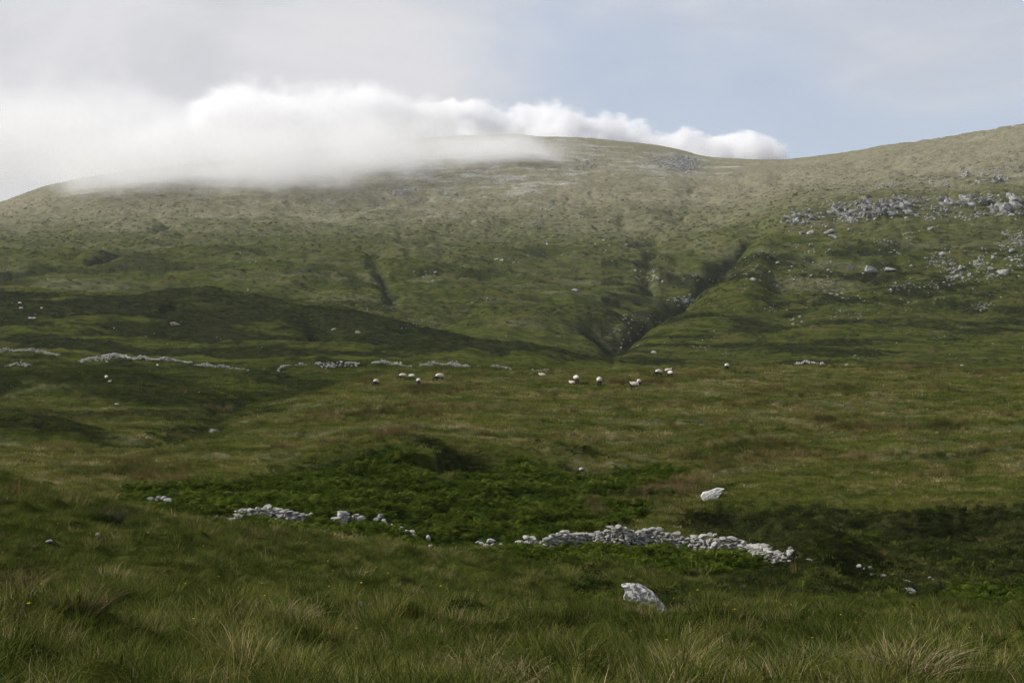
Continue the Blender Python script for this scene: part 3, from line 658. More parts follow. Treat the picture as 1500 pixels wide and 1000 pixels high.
# rough tussocks and heath lumps over the mountain itself
pm = [leafball('m', 46, .34, .26, .17, m_heath, 61), leafball('m', 46, .34, .24, .17, m_grass, 62), leafball('m', 46, .34, .2, .17, m_grass, 63)]
X, Y = sample(120000, 600, 2150, 22, 0.25); k = cull(X, Y); X, Y = X[k], Y[k]
dkm = look(VEG[..., 0], X, Y); hz = ground(X, Y); k = (rng.random(len(X)) < .26+.5*dkm) & (hz > 5); X, Y, dkm, hz = X[k], Y[k], dkm[k], hz[k]
k = rng.random(len(X)) > look(sr, X, Y)*1.1; X, Y, dkm, hz = X[k], Y[k], dkm[k], hz[k]
isd = rng.random(len(X)) < np.clip(.12+dkm, 0, .95)
print('mountain', len(X))
scatter('hill_tussocks', 'rough grass tussocks and heather lumps covering the mountainside', pm, X, Y, rng.uniform(.9, 2.3, len(X))*np.clip(Y/420, 1.5, 2.6)*(1-.35*ss(120, 230, hz)), np.clip(np.where(isd, .55+rng.normal(0, .2, len(X)), .28+.45*ss(40, 220, hz+30*fbm(X, Y, 90, 3, 401))+rng.normal(0, .14, len(X))), 0, .95), np.where(isd, 0, rng.integers(1, 3, len(X))), sink=.25, tilt=.3, zs=.5)  # tint pales with height, following the sunlight painted on the ground
# ------------------------------------------------------------------ stone
def stonemat(name, a, b_, lich, lo, hi, sc, crack=.5):
    m, t, b = mat(name); tcx = NN(t, 'ShaderNodeTexCoord'); P = tcx.outputs['Object']; oi = NN(t, 'ShaderNodeObjectInfo')
    off = NN(t, 'ShaderNodeVectorMath', operation='ADD'); t.links.new(P, off.inputs[0])
    cb = NN(t, 'ShaderNodeCombineXYZ'); t.links.new(math_(t, 'MULTIPLY', oi.outputs['Random'], 40.0), cb.inputs[0]); t.links.new(cb.outputs[0], off.inputs[1]); P = off.outputs[0]
    n1 = noise(t, P, sc, 8, .65, .5); n2 = noise(t, mapping(t, P, (1, 1, 1), (3, 5, 7)), sc*3.1, 6, .6)
    c = mixc(t, sstep(t, n1, .35, .68), a, b_); c = mixc(t, sstep(t, n2, lo, hi), c, lich)
    c = mixc(t, math_(t, 'MULTIPLY_ADD', oi.outputs['Random'], .5, .0), c, tuple(x*.62 for x in a))
    c = mixc(t, sstep(t, n2, .36, .28, 0, crack), c, (.03, .03, .026))
    t.links.new(c, b.inputs['Base Color']); bp = NN(t, 'ShaderNodeBump'); bp.inputs['Distance'].default_value = .25/sc; bp.inputs['Strength'].default_value = .8
    t.links.new(n2, bp.inputs['Height']); t.links.new(bp.outputs[0], b.inputs['Normal']); return m
m_wall = stonemat('wall_stone', (.21, .207, .195), (.42, .415, .39), (.56, .55, .52), .54, .66, 6)
m_hill = stonemat('hill_rock', (.14, .145, .14), (.30, .30, .29), (.46, .46, .44), .54, .66, .8)
m_lich = stonemat('lichened_rock', (.10, .105, .105), (.16, .16, .155), (.52, .51, .50), .48, .51, 3.2, .8)
m_white = stonemat('white_rock', (.30, .295, .28), (.48, .47, .45), (.60, .59, .57), .5, .6, 4, .9)
m_dirty = stonemat('earthy_rock', (.20, .17, .14), (.36, .30, .25), (.45, .42, .38), .56, .7, 1.2)

def ico_arrays(sub):
    import bmesh
    bm = bmesh.new(); bmesh.ops.create_icosphere(bm, subdivisions=sub, radius=1); bm.verts.ensure_lookup_table()
    V = np.array([v.co[:] for v in bm.verts]); F = np.array([[v.index for v in f.verts] for f in bm.faces]); bm.free(); return V, F
ICO = {s: ico_arrays(s) for s in (1, 2, 3, 4)}
def rockV(seed, sub, cuts=9, cut=(.55, .85), lump=.10):
    r = np.random.default_rng(seed); V, F = ICO[sub]; V = V.copy()
    for _ in range(cuts):
        n = r.normal(size=3); n /= np.linalg.norm(n); d = r.uniform(*cut); s = V@n-d; V -= np.where(s > 0, s, 0)[:, None]*n
    V *= 1+lump*np.stack([perlin(V[:, 1]*2.2+seed, V[:, 2]*2.2, seed), perlin(V[:, 0]*2.2+seed, V[:, 2]*2.2, seed+1), perlin(V[:, 0]*2.2+seed, V[:, 1]*2.2, seed+2)], -1)
    V -= (V.max(0)+V.min(0))/2; return V/np.abs(V).max(0), F      # normalised to a 2 x 2 x 2 box
def rockmesh(name, seed, sub, m, **k):
    V, F = rockV(seed, sub, **k); return mesh_np(name, V, F, m, smooth=False)
hillv = [rockmesh('boulder', s, 2, m_hill, cuts=14, cut=(.36, .75), lump=.16) for s in range(300, 310)]
wallv = [rockmesh('stone', s, 2 if s < 404 else 1, m_wall, cuts=10, cut=(.34, .7), lump=.05) for s in range(400, 414)]
whitev = [rockmesh('stone', s, 2, m_white) for s in range(420, 424)]
def tag(o, label=None, cat=None, group=None):
    if label: o['label'] = label
    if cat: o['category'] = cat
    if group: o['group'] = group
    return o
def put(name, me, loc, dims, rot=(0, 0, 0), parent=None, **k):
    o = bpy.data.objects.new(name, me); o.location = loc; o.scale = tuple(d/2 for d in dims); o.rotation_euler = rot
    link(o, parent); return tag(o, **k)
def joined(name, items, m, sub=1, nvar=8, seed=500):
    """items: (x, y, z, w, d, h, rx, ry, rz) stones merged into one mesh"""
    vs_ = [rockV(seed+k, sub, cuts=7) for k in range(nvar)]; VV = []; FF = []; b = 0
    for k, (x, y, z, w, d, h, rx, ry, rz) in enumerate(items):
        V, F = vs_[k % nvar]; Mx = np.array(mathutils.Euler((rx, ry, rz)).to_matrix()); V = (V*np.array([w, d, h])/2)@Mx.T+np.array([x, y, z]); VV.append(V); FF.append(F+b); b += len(V)
    return mesh_np(name, np.vstack(VV), np.vstack(FF), m, smooth=False)
rr = random.Random(99)

# --- the ruined dry-stone wall across the hollow
def drystone(label, pix, tops, ncourse_h=.135, thick=.62, dm=(60, 95), cap=True, limit=300, ruin=0.0):
    """pix: foot line in photo pixels; tops: height in metres above the foot at each of those points"""
    P = pxl(pix, dmin=dm[0], dmax=dm[1]); root = bpy.data.objects.new('stone_wall', None); root.location = P[len(P)//2]; link(root)
    tag(root, label, 'stone wall'); ox, oy, oz = root.location
    seg = [0]
    for a, b in zip(P[:-1], P[1:]): seg.append(seg[-1]+math.hypot(b[0]-a[0], b[1]-a[1]))
    S = seg[-1]
    def along(s):
        k = max(0, min(len(seg)-2, int(np.searchsorted(seg, s))-1)); f = (s-seg[k])/(seg[k+1]-seg[k]+1e-9)
        x = P[k][0]*(1-f)+P[k+1][0]*f; y = P[k][1]*(1-f)+P[k+1][1]*f; a = math.atan2(P[k+1][1]-P[k][1], P[k+1][0]-P[k][0])
        return x, y, a, tops[k]*(1-f)+tops[k+1]*f
    faces = []; back = []
    for side in (-1, 1):
        h = 0.0; k = 0
        while h < max(tops):
            hh = ncourse_h*rr.uniform(.65, 1.35); s = rr.uniform(0, .2)
            while s < S:
                l = hh*rr.uniform(1.0, 2.9); x, y, a, top = along(s+l/2); top += .10*math.sin(s*2.1)+rr.uniform(-.07, .07)
                if h+hh*.6 < top and rr.random() > ruin:
                    q = side*(thick/2-.10-h*.10)+rr.gauss(0, .03); nx, ny = -math.sin(a), math.cos(a)
                    zg = float(ground(x, y)); zz = zg+h+hh/2-.05+rr.gauss(0, .012)
                    rot = (rr.gauss(0, .2), rr.gauss(0, .2), a+rr.gauss(0, .3))
                    it = (x+nx*q, y+ny*q, zz, l*rr.uniform(.82, 1.08), rr.uniform(.20, .40), hh*rr.uniform(.7, 1.25), *rot)
                    (faces if side < 0 else back).append(it)
                s += l
            h += hh; k += 1
    if cap:
        s = 0
        while s < S:
            l = rr.uniform(.22, .60); x, y, a, top = along(s+l/2); top += .10*math.sin(s*2.1)
            if rr.random() > .15 and top > .25:
                hh = rr.uniform(.12, .26); faces.append((x, y, float(ground(x, y))+top+hh*.28, l*1.05, rr.uniform(.35, .6), hh, rr.gauss(0, .10), rr.gauss(0, .14), a+rr.gauss(0, .2)))
            s += l
    faces.sort(key=lambda i: -i[3]*i[5])
    for it in faces[:limit]:
        o = put('stone', rr.choice(wallv), (it[0]-ox, it[1]-oy, it[2]-oz), it[3:6], it[6:9], root)
    rest = faces[limit:]+back
    s = 0
    while s < S:    # rubble heart of the wall
        x, y, a, top = along(s)
        h = .1
        while h < top-.1: back.append((x+rr.gauss(0, .05), y+rr.gauss(0, .05), float(ground(x, y))+h, .4, .3, .3, rr.random(), rr.random(), rr.random()*3)); h += .2
        s += .3
    me = joined('packing_stones', [(i[0]-ox, i[1]-oy, i[2]-oz, *i[3:]) for i in faces[limit:]+back], m_wall)
    o = link(bpy.data.objects.new('packing_stones', me), root); o['kind'] = 'stuff'
    return root
drystone('long stretch of grey dry-stone wall standing in the bracken below the pasture',
  [(805,803),(860,803),(913,802),(950,802),(1000,804),(1046,807)], [.62,.80,.95,.90,.78,.70])
drystone('collapsing grey dry-stone wall stepping downhill at the right end of the long stretch',
  [(1046,811),(1080,813),(1105,816),(1128,821),(1160,822)], [.62,.78,.62,.38,.25], ruin=.04)
drystone('short low stub of dry-stone wall just left of the long stretch',
  [(757,806),(772,805),(792,804),(803,804)], [.25,.5,.42,.4], ruin=.08)
drystone('slumped heap of grey wall stones at the foot of the bracken slope, longest of the left-hand remains',
  [(340,765),(355,764),(370,763),(395,763),(420,763),(438,764)], [.25,.5,.62,.72,.52,.35], ruin=.1, thick=.9)
drystone('small remnant of wall with flat capstones between the slumped heap and the fallen stones',
  [(490,768),(505,766),(529,767)], [.25,.5,.35], ruin=.1)
def single(px, py, wpx_, hpx, me, label, cat='rock', name='rock', group=None, dm=(8, 3000), tilt=.25, sink=.25, deep=.8, rz=None):
    x, y, z = at(px, py+hpx*.35, dmin=dm[0], dmax=dm[1]); w = wpx_/FX*y; h = max(hpx/FX*y, .3*w)
    h = h/(1-sink*.6)
    return put(name, me, (x, y, z+h*(.5-sink)), (w, w*deep, h), (rr.gauss(0, tilt*.6), rr.gauss(0, tilt), rr.gauss(0, .25) if rz is None else rz), label=label, cat=cat, group=group)
# stones fallen out of the wall
for lab, grp, L in (
  ('pale flat stone at the far left end of the ruined wall line', 'stones at the far left end of the wall', [(220,731,10,5),(233,729,7,4),(240,729,8,4),(246,733,12,6),(229,732,6,3),(250,737,6,3)]),
  ('pale stone of the small pile between the far left stones and the slumped heap', 'small stone pile in the bracken edge', [(281,735,8,5),(288,740,8,4),(293,741,6,3),(284,739,6,4),(318,757,5,4),(325,756,4,3)]),
  ('fallen grey stone trailing down from the wall remnant through the bracken', 'stones trailing down through the bracken', [(449,756,9,5),(456,753,7,4),(443,756,6,6),(551,761,9,5),(558,757,9,7),(562,763,6,5),(565,768,7,6),(574,769,4,3),(587,775,10,6),(590,780,8,4),(597,778,7,3),(604,780,9,6),(607,785,8,5),(545,754,8,3),(535,758,7,3)]),
  ('broken stone lying at the gap in the ruined wall', 'stones at the wall gap', [(628,789,6,9),(624,798,7,5),(631,800,7,4),(620,794,4,4),(617,800,4,3),(700,794,7,3),(706,796,9,4),(712,799,10,5),(720,792,12,5),(716,793,8,4),(722,798,7,4),(733,798,8,4),(743,800,4,3)]),
  ('pale rubble stone on the dark bank right of the wall', 'rubble on the dark bank', [(1142,818,6,4),(1150,818,5,5),(1158,806,7,9),(1186,820,9,3),(1206,820,3,4),(1231,824,5,3),(1258,829,7,4),(1266,833,4,3),(1275,832,7,5),(1277,841,8,3),(1292,843,9,3),(1327,853,10,4),(1334,866,16,8),(1362,846,5,3),(1367,850,5,4)])):
    for (px, py, w, h) in L: single(px, py, w*1.1, h*1.15, rr.choice(wallv[:4]+whitev[:2]), lab, 'stone', 'stone', grp, dm=(40, 100), sink=.1)
single(1407, 895, 15, 9, whitev[1], 'round white stone half hidden in bracken at the right edge of the ditch', dm=(35, 70), sink=.1)
single(1411, 887, 9, 6, wallv[1], 'pinkish stone resting just above the round white stone', dm=(35, 70), sink=.1)
single(143, 785, 9, 8, whitev[0], 'small lumpy white stone in the long grass below the dark rush tussock', dm=(25, 60), sink=0)
single(72, 793, 11, 5, whitev[2], 'small flat white stone in the grass near the left edge', dm=(25, 60), sink=0)
single(325, 820, 10, 4, whitev[3], 'short pale sliver of stone in the grass slope', dm=(25, 60), sink=0)
single(545, 885, 13, 4, whitev[2], 'thin pale stone beside a bare peaty patch in the foreground', dm=(20, 50), sink=0)
single(528, 884, 9, 7, hillv[2], 'small dark stone beside the thin pale stone', dm=(20, 50), sink=0)
single(314, 633, 14, 9, hillv[3], 'grey boulder on the left flank of the pasture', dm=(100, 190), sink=.1)
single(616, 695, 7, 9, hillv[1], 'upright grey stone under the eroded peat bank', dm=(80, 120), sink=.1)
single(624, 697, 8, 6, hillv[4], 'low grey stone beside the upright one under the peat bank', dm=(80, 120), sink=.1)
single(852, 687, 8, 4, whitev[3], 'small white stone below the second peat bank', dm=(75, 125), sink=.1)

def slab(label, outline, d, deep, m, back=(0, .25), seed=1):
    """boulder with a given front outline; its back is a smaller, shifted copy of the front"""
    import bmesh
    P = [((x-CX)/FX*d, (CY-y)/FX*d) for x, y in outline]; cx = sum(p[0] for p in P)/len(P); cz = sum(p[1] for p in P)/len(P); n = len(P)
    rings = [(1.0, -.02, 0), (1.06, .28, .02), (.98, .6, .05), (.72, .95, .12)]
    V = []; F = []
    for s, t, up in rings:
        for p in P: V.append(((p[0]-cx)*s+back[0]*t*deep, (t-.5)*deep+(p[1]-cz)*.35, (p[1]-cz)*s+up*back[1]))
    V.append((0, -.62*deep, 0)); V.append((back[0]*deep, .55*deep, back[1]*.1)); c0, c1 = len(V)-2, len(V)-1
    for k in range(len(rings)-1):
        for i in range(n): j = (i+1) % n; F.append((k*n+i, (k+1)*n+i, (k+1)*n+j, k*n+j))
    for i in range(n): j = (i+1) % n; F.append((c0, i, j)); F.append((c1, (len(rings)-1)*n+j, (len(rings)-1)*n+i))
    me = bpy.data.meshes.new('boulder'); me.from_pydata(V, [], F); bm = bmesh.new(); bm.from_mesh(me)
    bmesh.ops.subdivide_edges(bm, edges=bm.edges, cuts=2, use_grid_fill=True); bmesh.ops.triangulate(bm, faces=bm.faces)
    for v in bm.verts:
        c = v.co; v.co += mathutils.Vector((perlin(np.array(c.y*7+seed), np.array(c.z*7), seed), perlin(np.array(c.x*7+seed), np.array(c.z*7), seed+1), perlin(np.array(c.x*7+seed), np.array(c.y*7), seed+2)))*.03
    bmesh.ops.recalc_face_normals(bm, faces=bm.faces); bm.to_mesh(me); bm.free(); me.materials.append(m); me.polygons.foreach_set('use_smooth', [False]*len(me.polygons))
    o = bpy.data.objects.new('boulder', me); o.location = (cx, d+deep*.3, cz+(.03 if d < 60 else 0)); link(o); return tag(o, label, 'boulder')
xb, yb, zb = at(946, 903, dmin=24, dmax=60)
slab('lichen-blotched grey and white boulder leaning in the foreground grass', [(912,862),(924,860),(936,861),(950,868),(961,878),(970,889),(980,903),(980,925),(952,925),(938,905),(926,888),(914,879),(917,869)], yb, .55, m_lich, (.1, .1), 4)
xb2, yb2, zb2 = at(1042, 731, dmin=70, dmax=120)
slab('flat white rock lying alone in the pasture above the stone wall', [(1027,726),(1030,721),(1037,720),(1043,718),(1050,715),(1060,716),(1056,721),(1052,726),(1048,733),(1040,735),(1030,733)], yb2, .7, m_white, (.1, .3), 9)

# --- hillside rocks
IND = []; STUFF = []
def field(poly, n, s0, s1, label, grp, dmin=400, flat=.6, pw=2.0, clump=0.0, individual=True):
    xs = [p[0] for p in poly]; ys = [p[1] for p in poly]; P = np.array; c = 0; tries = 0
    seeds_ = []
    while c < n and tries < n*60:
        tries += 1
        if clump and seeds_ and rr.random() < clump: q = rr.choice(seeds_); x = q[0]+rr.gauss(0, 6); y = q[1]+rr.gauss(0, 2.5)
        else: x = rr.uniform(min(xs), max(xs)); y = rr.uniform(min(ys), max(ys))
        if not inpoly(poly, np.array([x]), np.array([y]))[0]: continue
        seeds_.append((x, y)); w = s0+(s1-s0)*rr.random()**pw; X_, Y_, Z_ = at(x, y, dmin=dmin)
        it = (X_, Y_, Z_, w/FX*Y_, w/FX*Y_*rr.uniform(.6, 1), w/FX*Y_*flat*rr.uniform(.7, 1.2), label, grp)
        (IND if individual else STUFF).append(it); c += 1
field([(1245,284),(1300,262),(1370,258),(1440,248),(1500,238),(1500,262),(1400,276),(1330,273)], 62, 3.5, 9, 'pale rock in the strung-out band high on the right-hand hill', 'pale rocks high on the right-hand hill', 800, clump=.6)
field([(1060,420),(1150,350),(1330,345),(1360,420),(1250,440),(1110,415)], 62, 3, 7, 'small pale rock scattered on the slope below the crag', 'rocks scattered below the crag', 500, clump=.45)
field([(1375,372),(1500,362),(1500,408),(1380,408)], 60, 5, 12, 'grey boulder in the boulder field at the right end of the slope', 'boulder field at the right', 500, clump=.5)
field([(925,396),(945,392),(980,398),(1000,408),(985,414),(930,412)], 16, 4, 9, 'pale rock beside the gully between the two hills', 'rocks beside the gully', 700, clump=.5)
field([(900,500),(950,455),(960,462),(930,495),(915,520)], 12, 3, 6, 'pale stone in the bed of the gully', 'stones in the gully bed', 430)
field([(605,398),(650,396),(655,412),(615,416)], 11, 3, 7, 'pale rock in the small cluster halfway up the middle slope', 'small cluster on the middle slope', 600)
field([(725,376),(775,378),(775,385),(728,384)], 7, 3, 8, 'pale rock of the thin row on the middle slope', 'thin row of rocks on the middle slope', 600)
field([(800,345),(930,350),(930,362),(800,358)], 9, 3, 7, 'pale rock of the loose line high on the middle slope', 'loose line of rocks high on the middle slope', 600)
field([(770,295),(900,300),(900,325),(775,322)], 12, 3, 8, 'grey rock under the summit scree', 'rocks under the summit scree', 900, clump=.4)
field([(1150,465),(1185,462),(1190,475),(1160,478)], 8, 3, 7, 'pale stone of the little group low on the right-hand slope', 'little group low on the right-hand slope', 400)
field([(1350,412),(1385,412),(1380,425),(1345,422)], 7, 4, 7, 'pale stone just below the boulder field', 'stones just below the boulder field', 400)
for (px, py, w, h, lab) in ((1275,396,18,11,'largest square-topped grey boulder in the middle of the right slope'),(1303,395,17,7,'long low pale boulder right of the square-topped one'),(1214,340,16,6,'upper of two long pale slabs under the crag'),(1221,347,17,5,'lower of two long pale slabs under the crag'),
  (1187,341,12,6,'bright pale rock left of the two long slabs'),(1174,341,7,5,'smaller pale rock at the far left of the slab row'),(1245,337,9,5,'pale rock right of the two long slabs'),(1364,335,12,5,'lone long grey rock under the middle of the crag'),(1188,359,8,6,'lone bright rock below the slab row'),(1470,398,14,9,'dark-sided pointed boulder in the boulder field'),
  (1452,394,11,7,'grey boulder beside the dark-sided pointed one'),(843,425,12,4,'single flat pale rock low on the middle slope'),(1245,392,9,8,'pair-like pale rock left of the square-topped boulder'),(1103,409,10,4,'pale rock on the shoulder above the gully'),(958,516,9,4,'pale rock where the gully reaches the moor')):
    single(px, py, w, h, rr.choice(hillv), lab, 'rock', 'rock', dm=(380, 2500), sink=.15)
for (x, y, z, w, d, h, lab, grp) in IND:
    put('rock', rr.choice(hillv), (x, y, z+h*.08), (w, d, h*1.15), (rr.gauss(0, .2), rr.gauss(0, .25), rr.uniform(0, 3)), label=lab, cat='rock', group=grp)
# uncountable specks of stone
k_ = dict(individual=False)
field([(800,207),(900,210),(1000,228),(1060,238),(1070,256),(1000,254),(930,246),(850,242),(790,226)], 2600, 1.4, 5.2, '', '', 1300, flat=.35, clump=.93, pw=2.5, **k_)
field([(840,240),(870,240),(866,250),(842,250)], 60, 2, 4, '', '', 1300, flat=.35, **k_)
field([(250,243),(470,238),(640,240),(700,300),(560,300),(420,300),(300,290)], 800, 1.3, 4, '', '', 1000, flat=.4, clump=.85, pw=2.5, **k_)
field([(0,310),(180,262),(800,240),(1130,250),(1000,340),(800,440),(560,460),(100,420),(0,400)], 900, 1.0, 3.4, '', '', 650, flat=.5, clump=.6, pw=3, **k_)
field([(1130,245),(1500,200),(1500,280),(1250,285),(1130,315)], 420, 1.0, 3.2, '', '', 850, flat=.5, clump=.5, pw=2.5, **k_)
field([(1000,440),(1150,335),(1500,325),(1500,450),(1300,470),(1100,470)], 800, 1.2, 4.2, '', '', 420, flat=.6, clump=.7, pw=2.5, **k_)
field([(920,520),(1050,440),(1500,470),(1500,530)], 160, 1.0, 3, '', '', 400, flat=.6, clump=.5, pw=3, **k_)
field([(880,470),(1060,380),(1080,390),(930,520),(890,510)], 140, 1.5, 4.5, '', '', 430, flat=.6, clump=.7, **k_)
field([(0,440),(560,450),(900,520),(700,525),(0,505)], 60, 1.2, 3, '', '', 370, flat=.6, clump=.5, pw=3, **k_)
field([(0,528),(140,532),(280,545),(700,545),(560,590),(180,640),(0,600)], 60, 1.2, 3, '', '', 130, flat=.6, clump=.5, pw=3, **k_)
field([(560,560),(1500,550),(1500,700),(1100,735),(640,640)], 50, 1.3, 3, '', '', 100, flat=.5, pw=3, **k_)
field([(1135,332),(1150,305),(1275,285),(1500,282),(1500,325),(1300,325),(1180,335)], 520, 2, 6.5, '', '', 650, flat=.7, clump=.5, **k_)
field([(1370,365),(1500,355),(1500,415),(1350,420)], 260, 1.5, 4.5, '', '', 450, flat=.7, clump=.6, **k_)
field([(1245,284),(1300,262),(1370,258),(1440,248),(1500,238),(1500,262),(1400,276),(1330,273)], 240, 1.5, 4, '', '', 800, flat=.7, clump=.6, **k_)
me = joined('scattered_stones', [(x, y, z+h*.15, w, d, h, rr.gauss(0, .2), rr.gauss(0, .25), rr.uniform(0, 3)) for (x, y, z, w, d, h, _, _) in STUFF], m_hill)
o = link(bpy.data.objects.new('scattered_stones', me)); o['kind'] = 'stuff'; o['label'] = 'small pale stones and summit scree strewn over the hills'
# crags: tilted beds of rock breaking out of the right-hand hill
slabv = [rockmesh('slab', s, 2, m_hill, cuts=12, cut=(.45, .8), lump=.12) for s in range(340, 348)]
def crag(label, polys):
    root = None
    for poly, n, s0, s1 in polys:
        xs = [p[0] for p in poly]; ys = [p[1] for p in poly]; c = 0; T_ = 0
        while c < n and T_ < 4000:
            T_ += 1; x = rr.uniform(min(xs), max(xs)); y = rr.uniform(min(ys), max(ys))
            if not inpoly(poly, np.array([x]), np.array([y]))[0]: continue
            X_, Y_, Z_ = at(x, y, dmin=700); w = rr.uniform(s0, s1)/FX*Y_
            if root is None: root = bpy.data.objects.new('rock_outcrop', None); root.location = (X_, Y_, Z_); link(root); tag(root, label, 'rock outcrop')
            L0 = root.location
            put('slab', rr.choice(slabv), (X_-L0[0], Y_-L0[1], Z_-L0[2]+w*.06), (w, w*rr.uniform(.5, .9), w*rr.uniform(.38, .62)), (rr.gauss(.1, .2), rr.gauss(.42, .2), rr.gauss(0, .4)), root); c += 1
crag('jagged pale crag at the left tip of the rock band on the right-hand hill', [([(1143,328),(1150,315),(1165,304),(1187,310),(1195,320),(1180,328),(1162,330)], 26, 6, 14)])
crag('broken crag in the middle of the rock band, left of the gap', [([(1195,310),(1213,300),(1245,306),(1262,318),(1225,319),(1200,318)], 26, 6, 15), ([(1255,298),(1275,289),(1325,293),(1345,306),(1355,316),(1300,317),(1262,320)], 60, 7, 18)])
crag('tilted grey ledges at the right end of the rock band', [([(1380,289),(1400,294),(1412,303),(1382,302)], 14, 8, 18), ([(1408,288),(1440,292),(1448,302),(1415,303)], 18, 9, 20), ([(1448,296),(1482,302),(1475,312),(1450,308)], 16, 9, 20), ([(1480,288),(1510,294),(1510,312),(1482,304)], 14, 9, 20), ([(1345,290),(1378,296),(1380,318),(1350,314)], 14, 5, 10), ([(1380,306),(1500,308),(1500,318),(1385,316)], 16, 5, 11)])
# bare earthy scars on the moor
for (px, py, w, h, lab) in ((256,474,14,11,'pinkish bare rock scar on the dark moor'),(525,486,9,8,'small pinkish rock scar on the moor above the old wall'),(489,482,7,4,'tiny pale rock beside the small pinkish scar')):
    single(px, py, w*1.1, h*.5, rockmesh('rock', int(px), 3, m_dirty, cuts=14), lab, 'rock', 'rock', dm=(380, 640), sink=.42, deep=.5)
# --- the old field wall at the foot of the moor, fallen into heaps
def oldwall(label, pix, n, spread=.6, hmax=1.0, dm=(260, 420)):
    P = pxl(pix, dmin=dm[0], dmax=dm[1]); its = []; ox, oy, oz = P[0]
    for _ in range(n):
        t = rr.random()*(len(P)-1); k = int(t); f = t-k; x = P[k][0]*(1-f)+P[k+1][0]*f; y = P[k][1]*(1-f)+P[k+1][1]*f
        hh = .85*hmax*max(.15, (.55+.45*math.sin(t*5.1+len(pix)))*min(1, 4*min(t, len(P)-1-t)+.2))
        w = rr.uniform(.25, .6); q = rr.gauss(0, spread); x += rr.gauss(0, .2); y += q
        hz = hh*rr.random()*max(0, 1-abs(q)/(2*spread)); its.append((x-ox, y-oy, float(ground(x, y))+hz-oz+.08, w, w*.8, w*.6, rr.gauss(0, .3), rr.gauss(0, .3), rr.random()*3))
    me = joined('stone_wall', its, m_wall); o = bpy.data.objects.new('stone_wall', me); o.location = (ox, oy, oz); link(o); return tag(o, label, 'stone wall', 'tumbled old field wall')
oldwall('tumbled old wall heap at the left edge of the picture below the moor', [(-20,516),(20,515),(55,516),(85,521)], 330)
oldwall('longest tumbled stretch of the old wall, left of the middle', [(150,522),(180,522),(215,527),(245,528),(278,531)], 560)
oldwall('short tumbled stretch of old wall right of the longest one', [(287,535),(305,536),(325,538),(335,539)], 200)
oldwall('thin spread of stones joining two heaps of the old wall', [(335,540),(360,542),(385,542)], 60, hmax=.4)
oldwall('rising tumbled stretch of old wall left of the dark tunnel-like hollow', [(385,541),(415,538),(445,537),(470,535)], 270)
oldwall('small hump of old wall beside the dark hollow', [(472,536),(500,535),(525,534)], 120)
oldwall('tumbled old wall behind the leftmost grazing sheep', [(545,533),(565,532),(585,535),(602,538)], 170)
oldwall('tumbled old wall behind the middle group of sheep', [(615,536),(640,534),(665,535),(686,537)], 300, hmax=1.2)
oldwall('thin broken line of wall stones right of the middle group of sheep', [(700,536),(725,537),(750,542)], 80, hmax=.5)
oldwall('low scatter of wall stones on the skyline of the pasture', [(780,543),(805,544),(825,546)], 60, hmax=.5)
oldwall('low ruin of stones in the hollow near the left edge', [(12,536),(28,534),(42,537)], 90, spread=.8, dm=(240, 345))
oldwall('low ruin of stones in front of the longest old wall', [(118,529),(135,526),(160,527)], 110, spread=.8, dm=(240, 345))
oldwall('low wall remnant on the far side of the pasture at the right', [(1166,533),(1180,531),(1195,532)], 90, hmax=.9, dm=(225, 420))
for (px, py, w, h, lab) in ((1205,534,8,6,'white rock right of the low wall remnant'),(1240,535,7,3,'flat white rock on the pasture skyline'),(1410,536,7,3,'white rock on the pasture skyline near the right edge')):
    single(px, py, w, h, whitev[1], lab, dm=(200, 420), sink=.0)

# ------------------------------------------------------------------ tussocks
def tussock(px, py, label, tall, n, rad, tone, dm=(9, 60), bend=.8, w=.009):
    x, y, z = at(px, py, dmin=dm[0], dmax=dm[1]); p = blades('tussock', n, rad, tall*.5, tall, w, bend, None, seed=px, splay=.9, segs=4)
    p.data.materials.clear(); m = bpy.data.materials.get('tussock_'+tone) or tmat(tone); p.data.materials.append(m)
    p.name = 'grass_tussock'; p.location = (x, y, z); link(p); return tag(p, label, 'tussock')
def tmat(tone):
    ramps = dict(rush=[(.010, .016, .005), (.028, .034, .011)], straw=[(.10, .085, .045), (.30, .24, .14)], brown=[(.05, .036, .018), (.14, .09, .045)])
    m, t, b = mat('tussock_'+tone); v = NN(t, 'ShaderNodeAttribute', attribute_name='tone'); t.links.new(mixc(t, v.outputs['Fac'], *ramps[tone]), b.inputs['Base Color']); return m
tussock(160, 768, 'large dark rush tussock on the left of the foreground slope', .75, 500, .35, 'rush', (25, 60), .5)
tussock(30, 868, 'brown sedge tussock near the left edge', .55, 160, .18, 'brown', (15, 40))
tussock(122, 900, 'brown and straw tussock in the left foreground grass', .5, 140, .16, 'brown', (12, 40))
tussock(700, 985, 'straw-coloured collapsed tussock at the bottom of the picture, left of its neighbour', .34, 240, .18, 'straw', (10, 30), 1.5, .006)
tussock(768, 1004, 'straw-coloured tussock with a dark heart at the bottom edge, centre', .34, 260, .2, 'straw', (10, 30), 1.5, .006)
tussock(428, 912, 'pale tuft of dead grass in the left foreground', .35, 80, .14, 'straw', (12, 40), 1.4, .006)
tussock(1335, 985, 'broad straw tussock in the right foreground corner', .40, 240, .26, 'straw', (10, 30), 1.5, .006)
tussock(1190, 975, 'small straw tussock left of the broad one', .34, 90, .13, 'straw', (10, 30), 1.4, .006)
tussock(893, 893, 'dark tussock leaning against the left of the leaning boulder', .34, 240, .24, 'rush', (24, 45), .7)
tussock(995, 888, 'dark tussock right of the leaning boulder', .36, 240, .24, 'rush', (24, 45), .7)

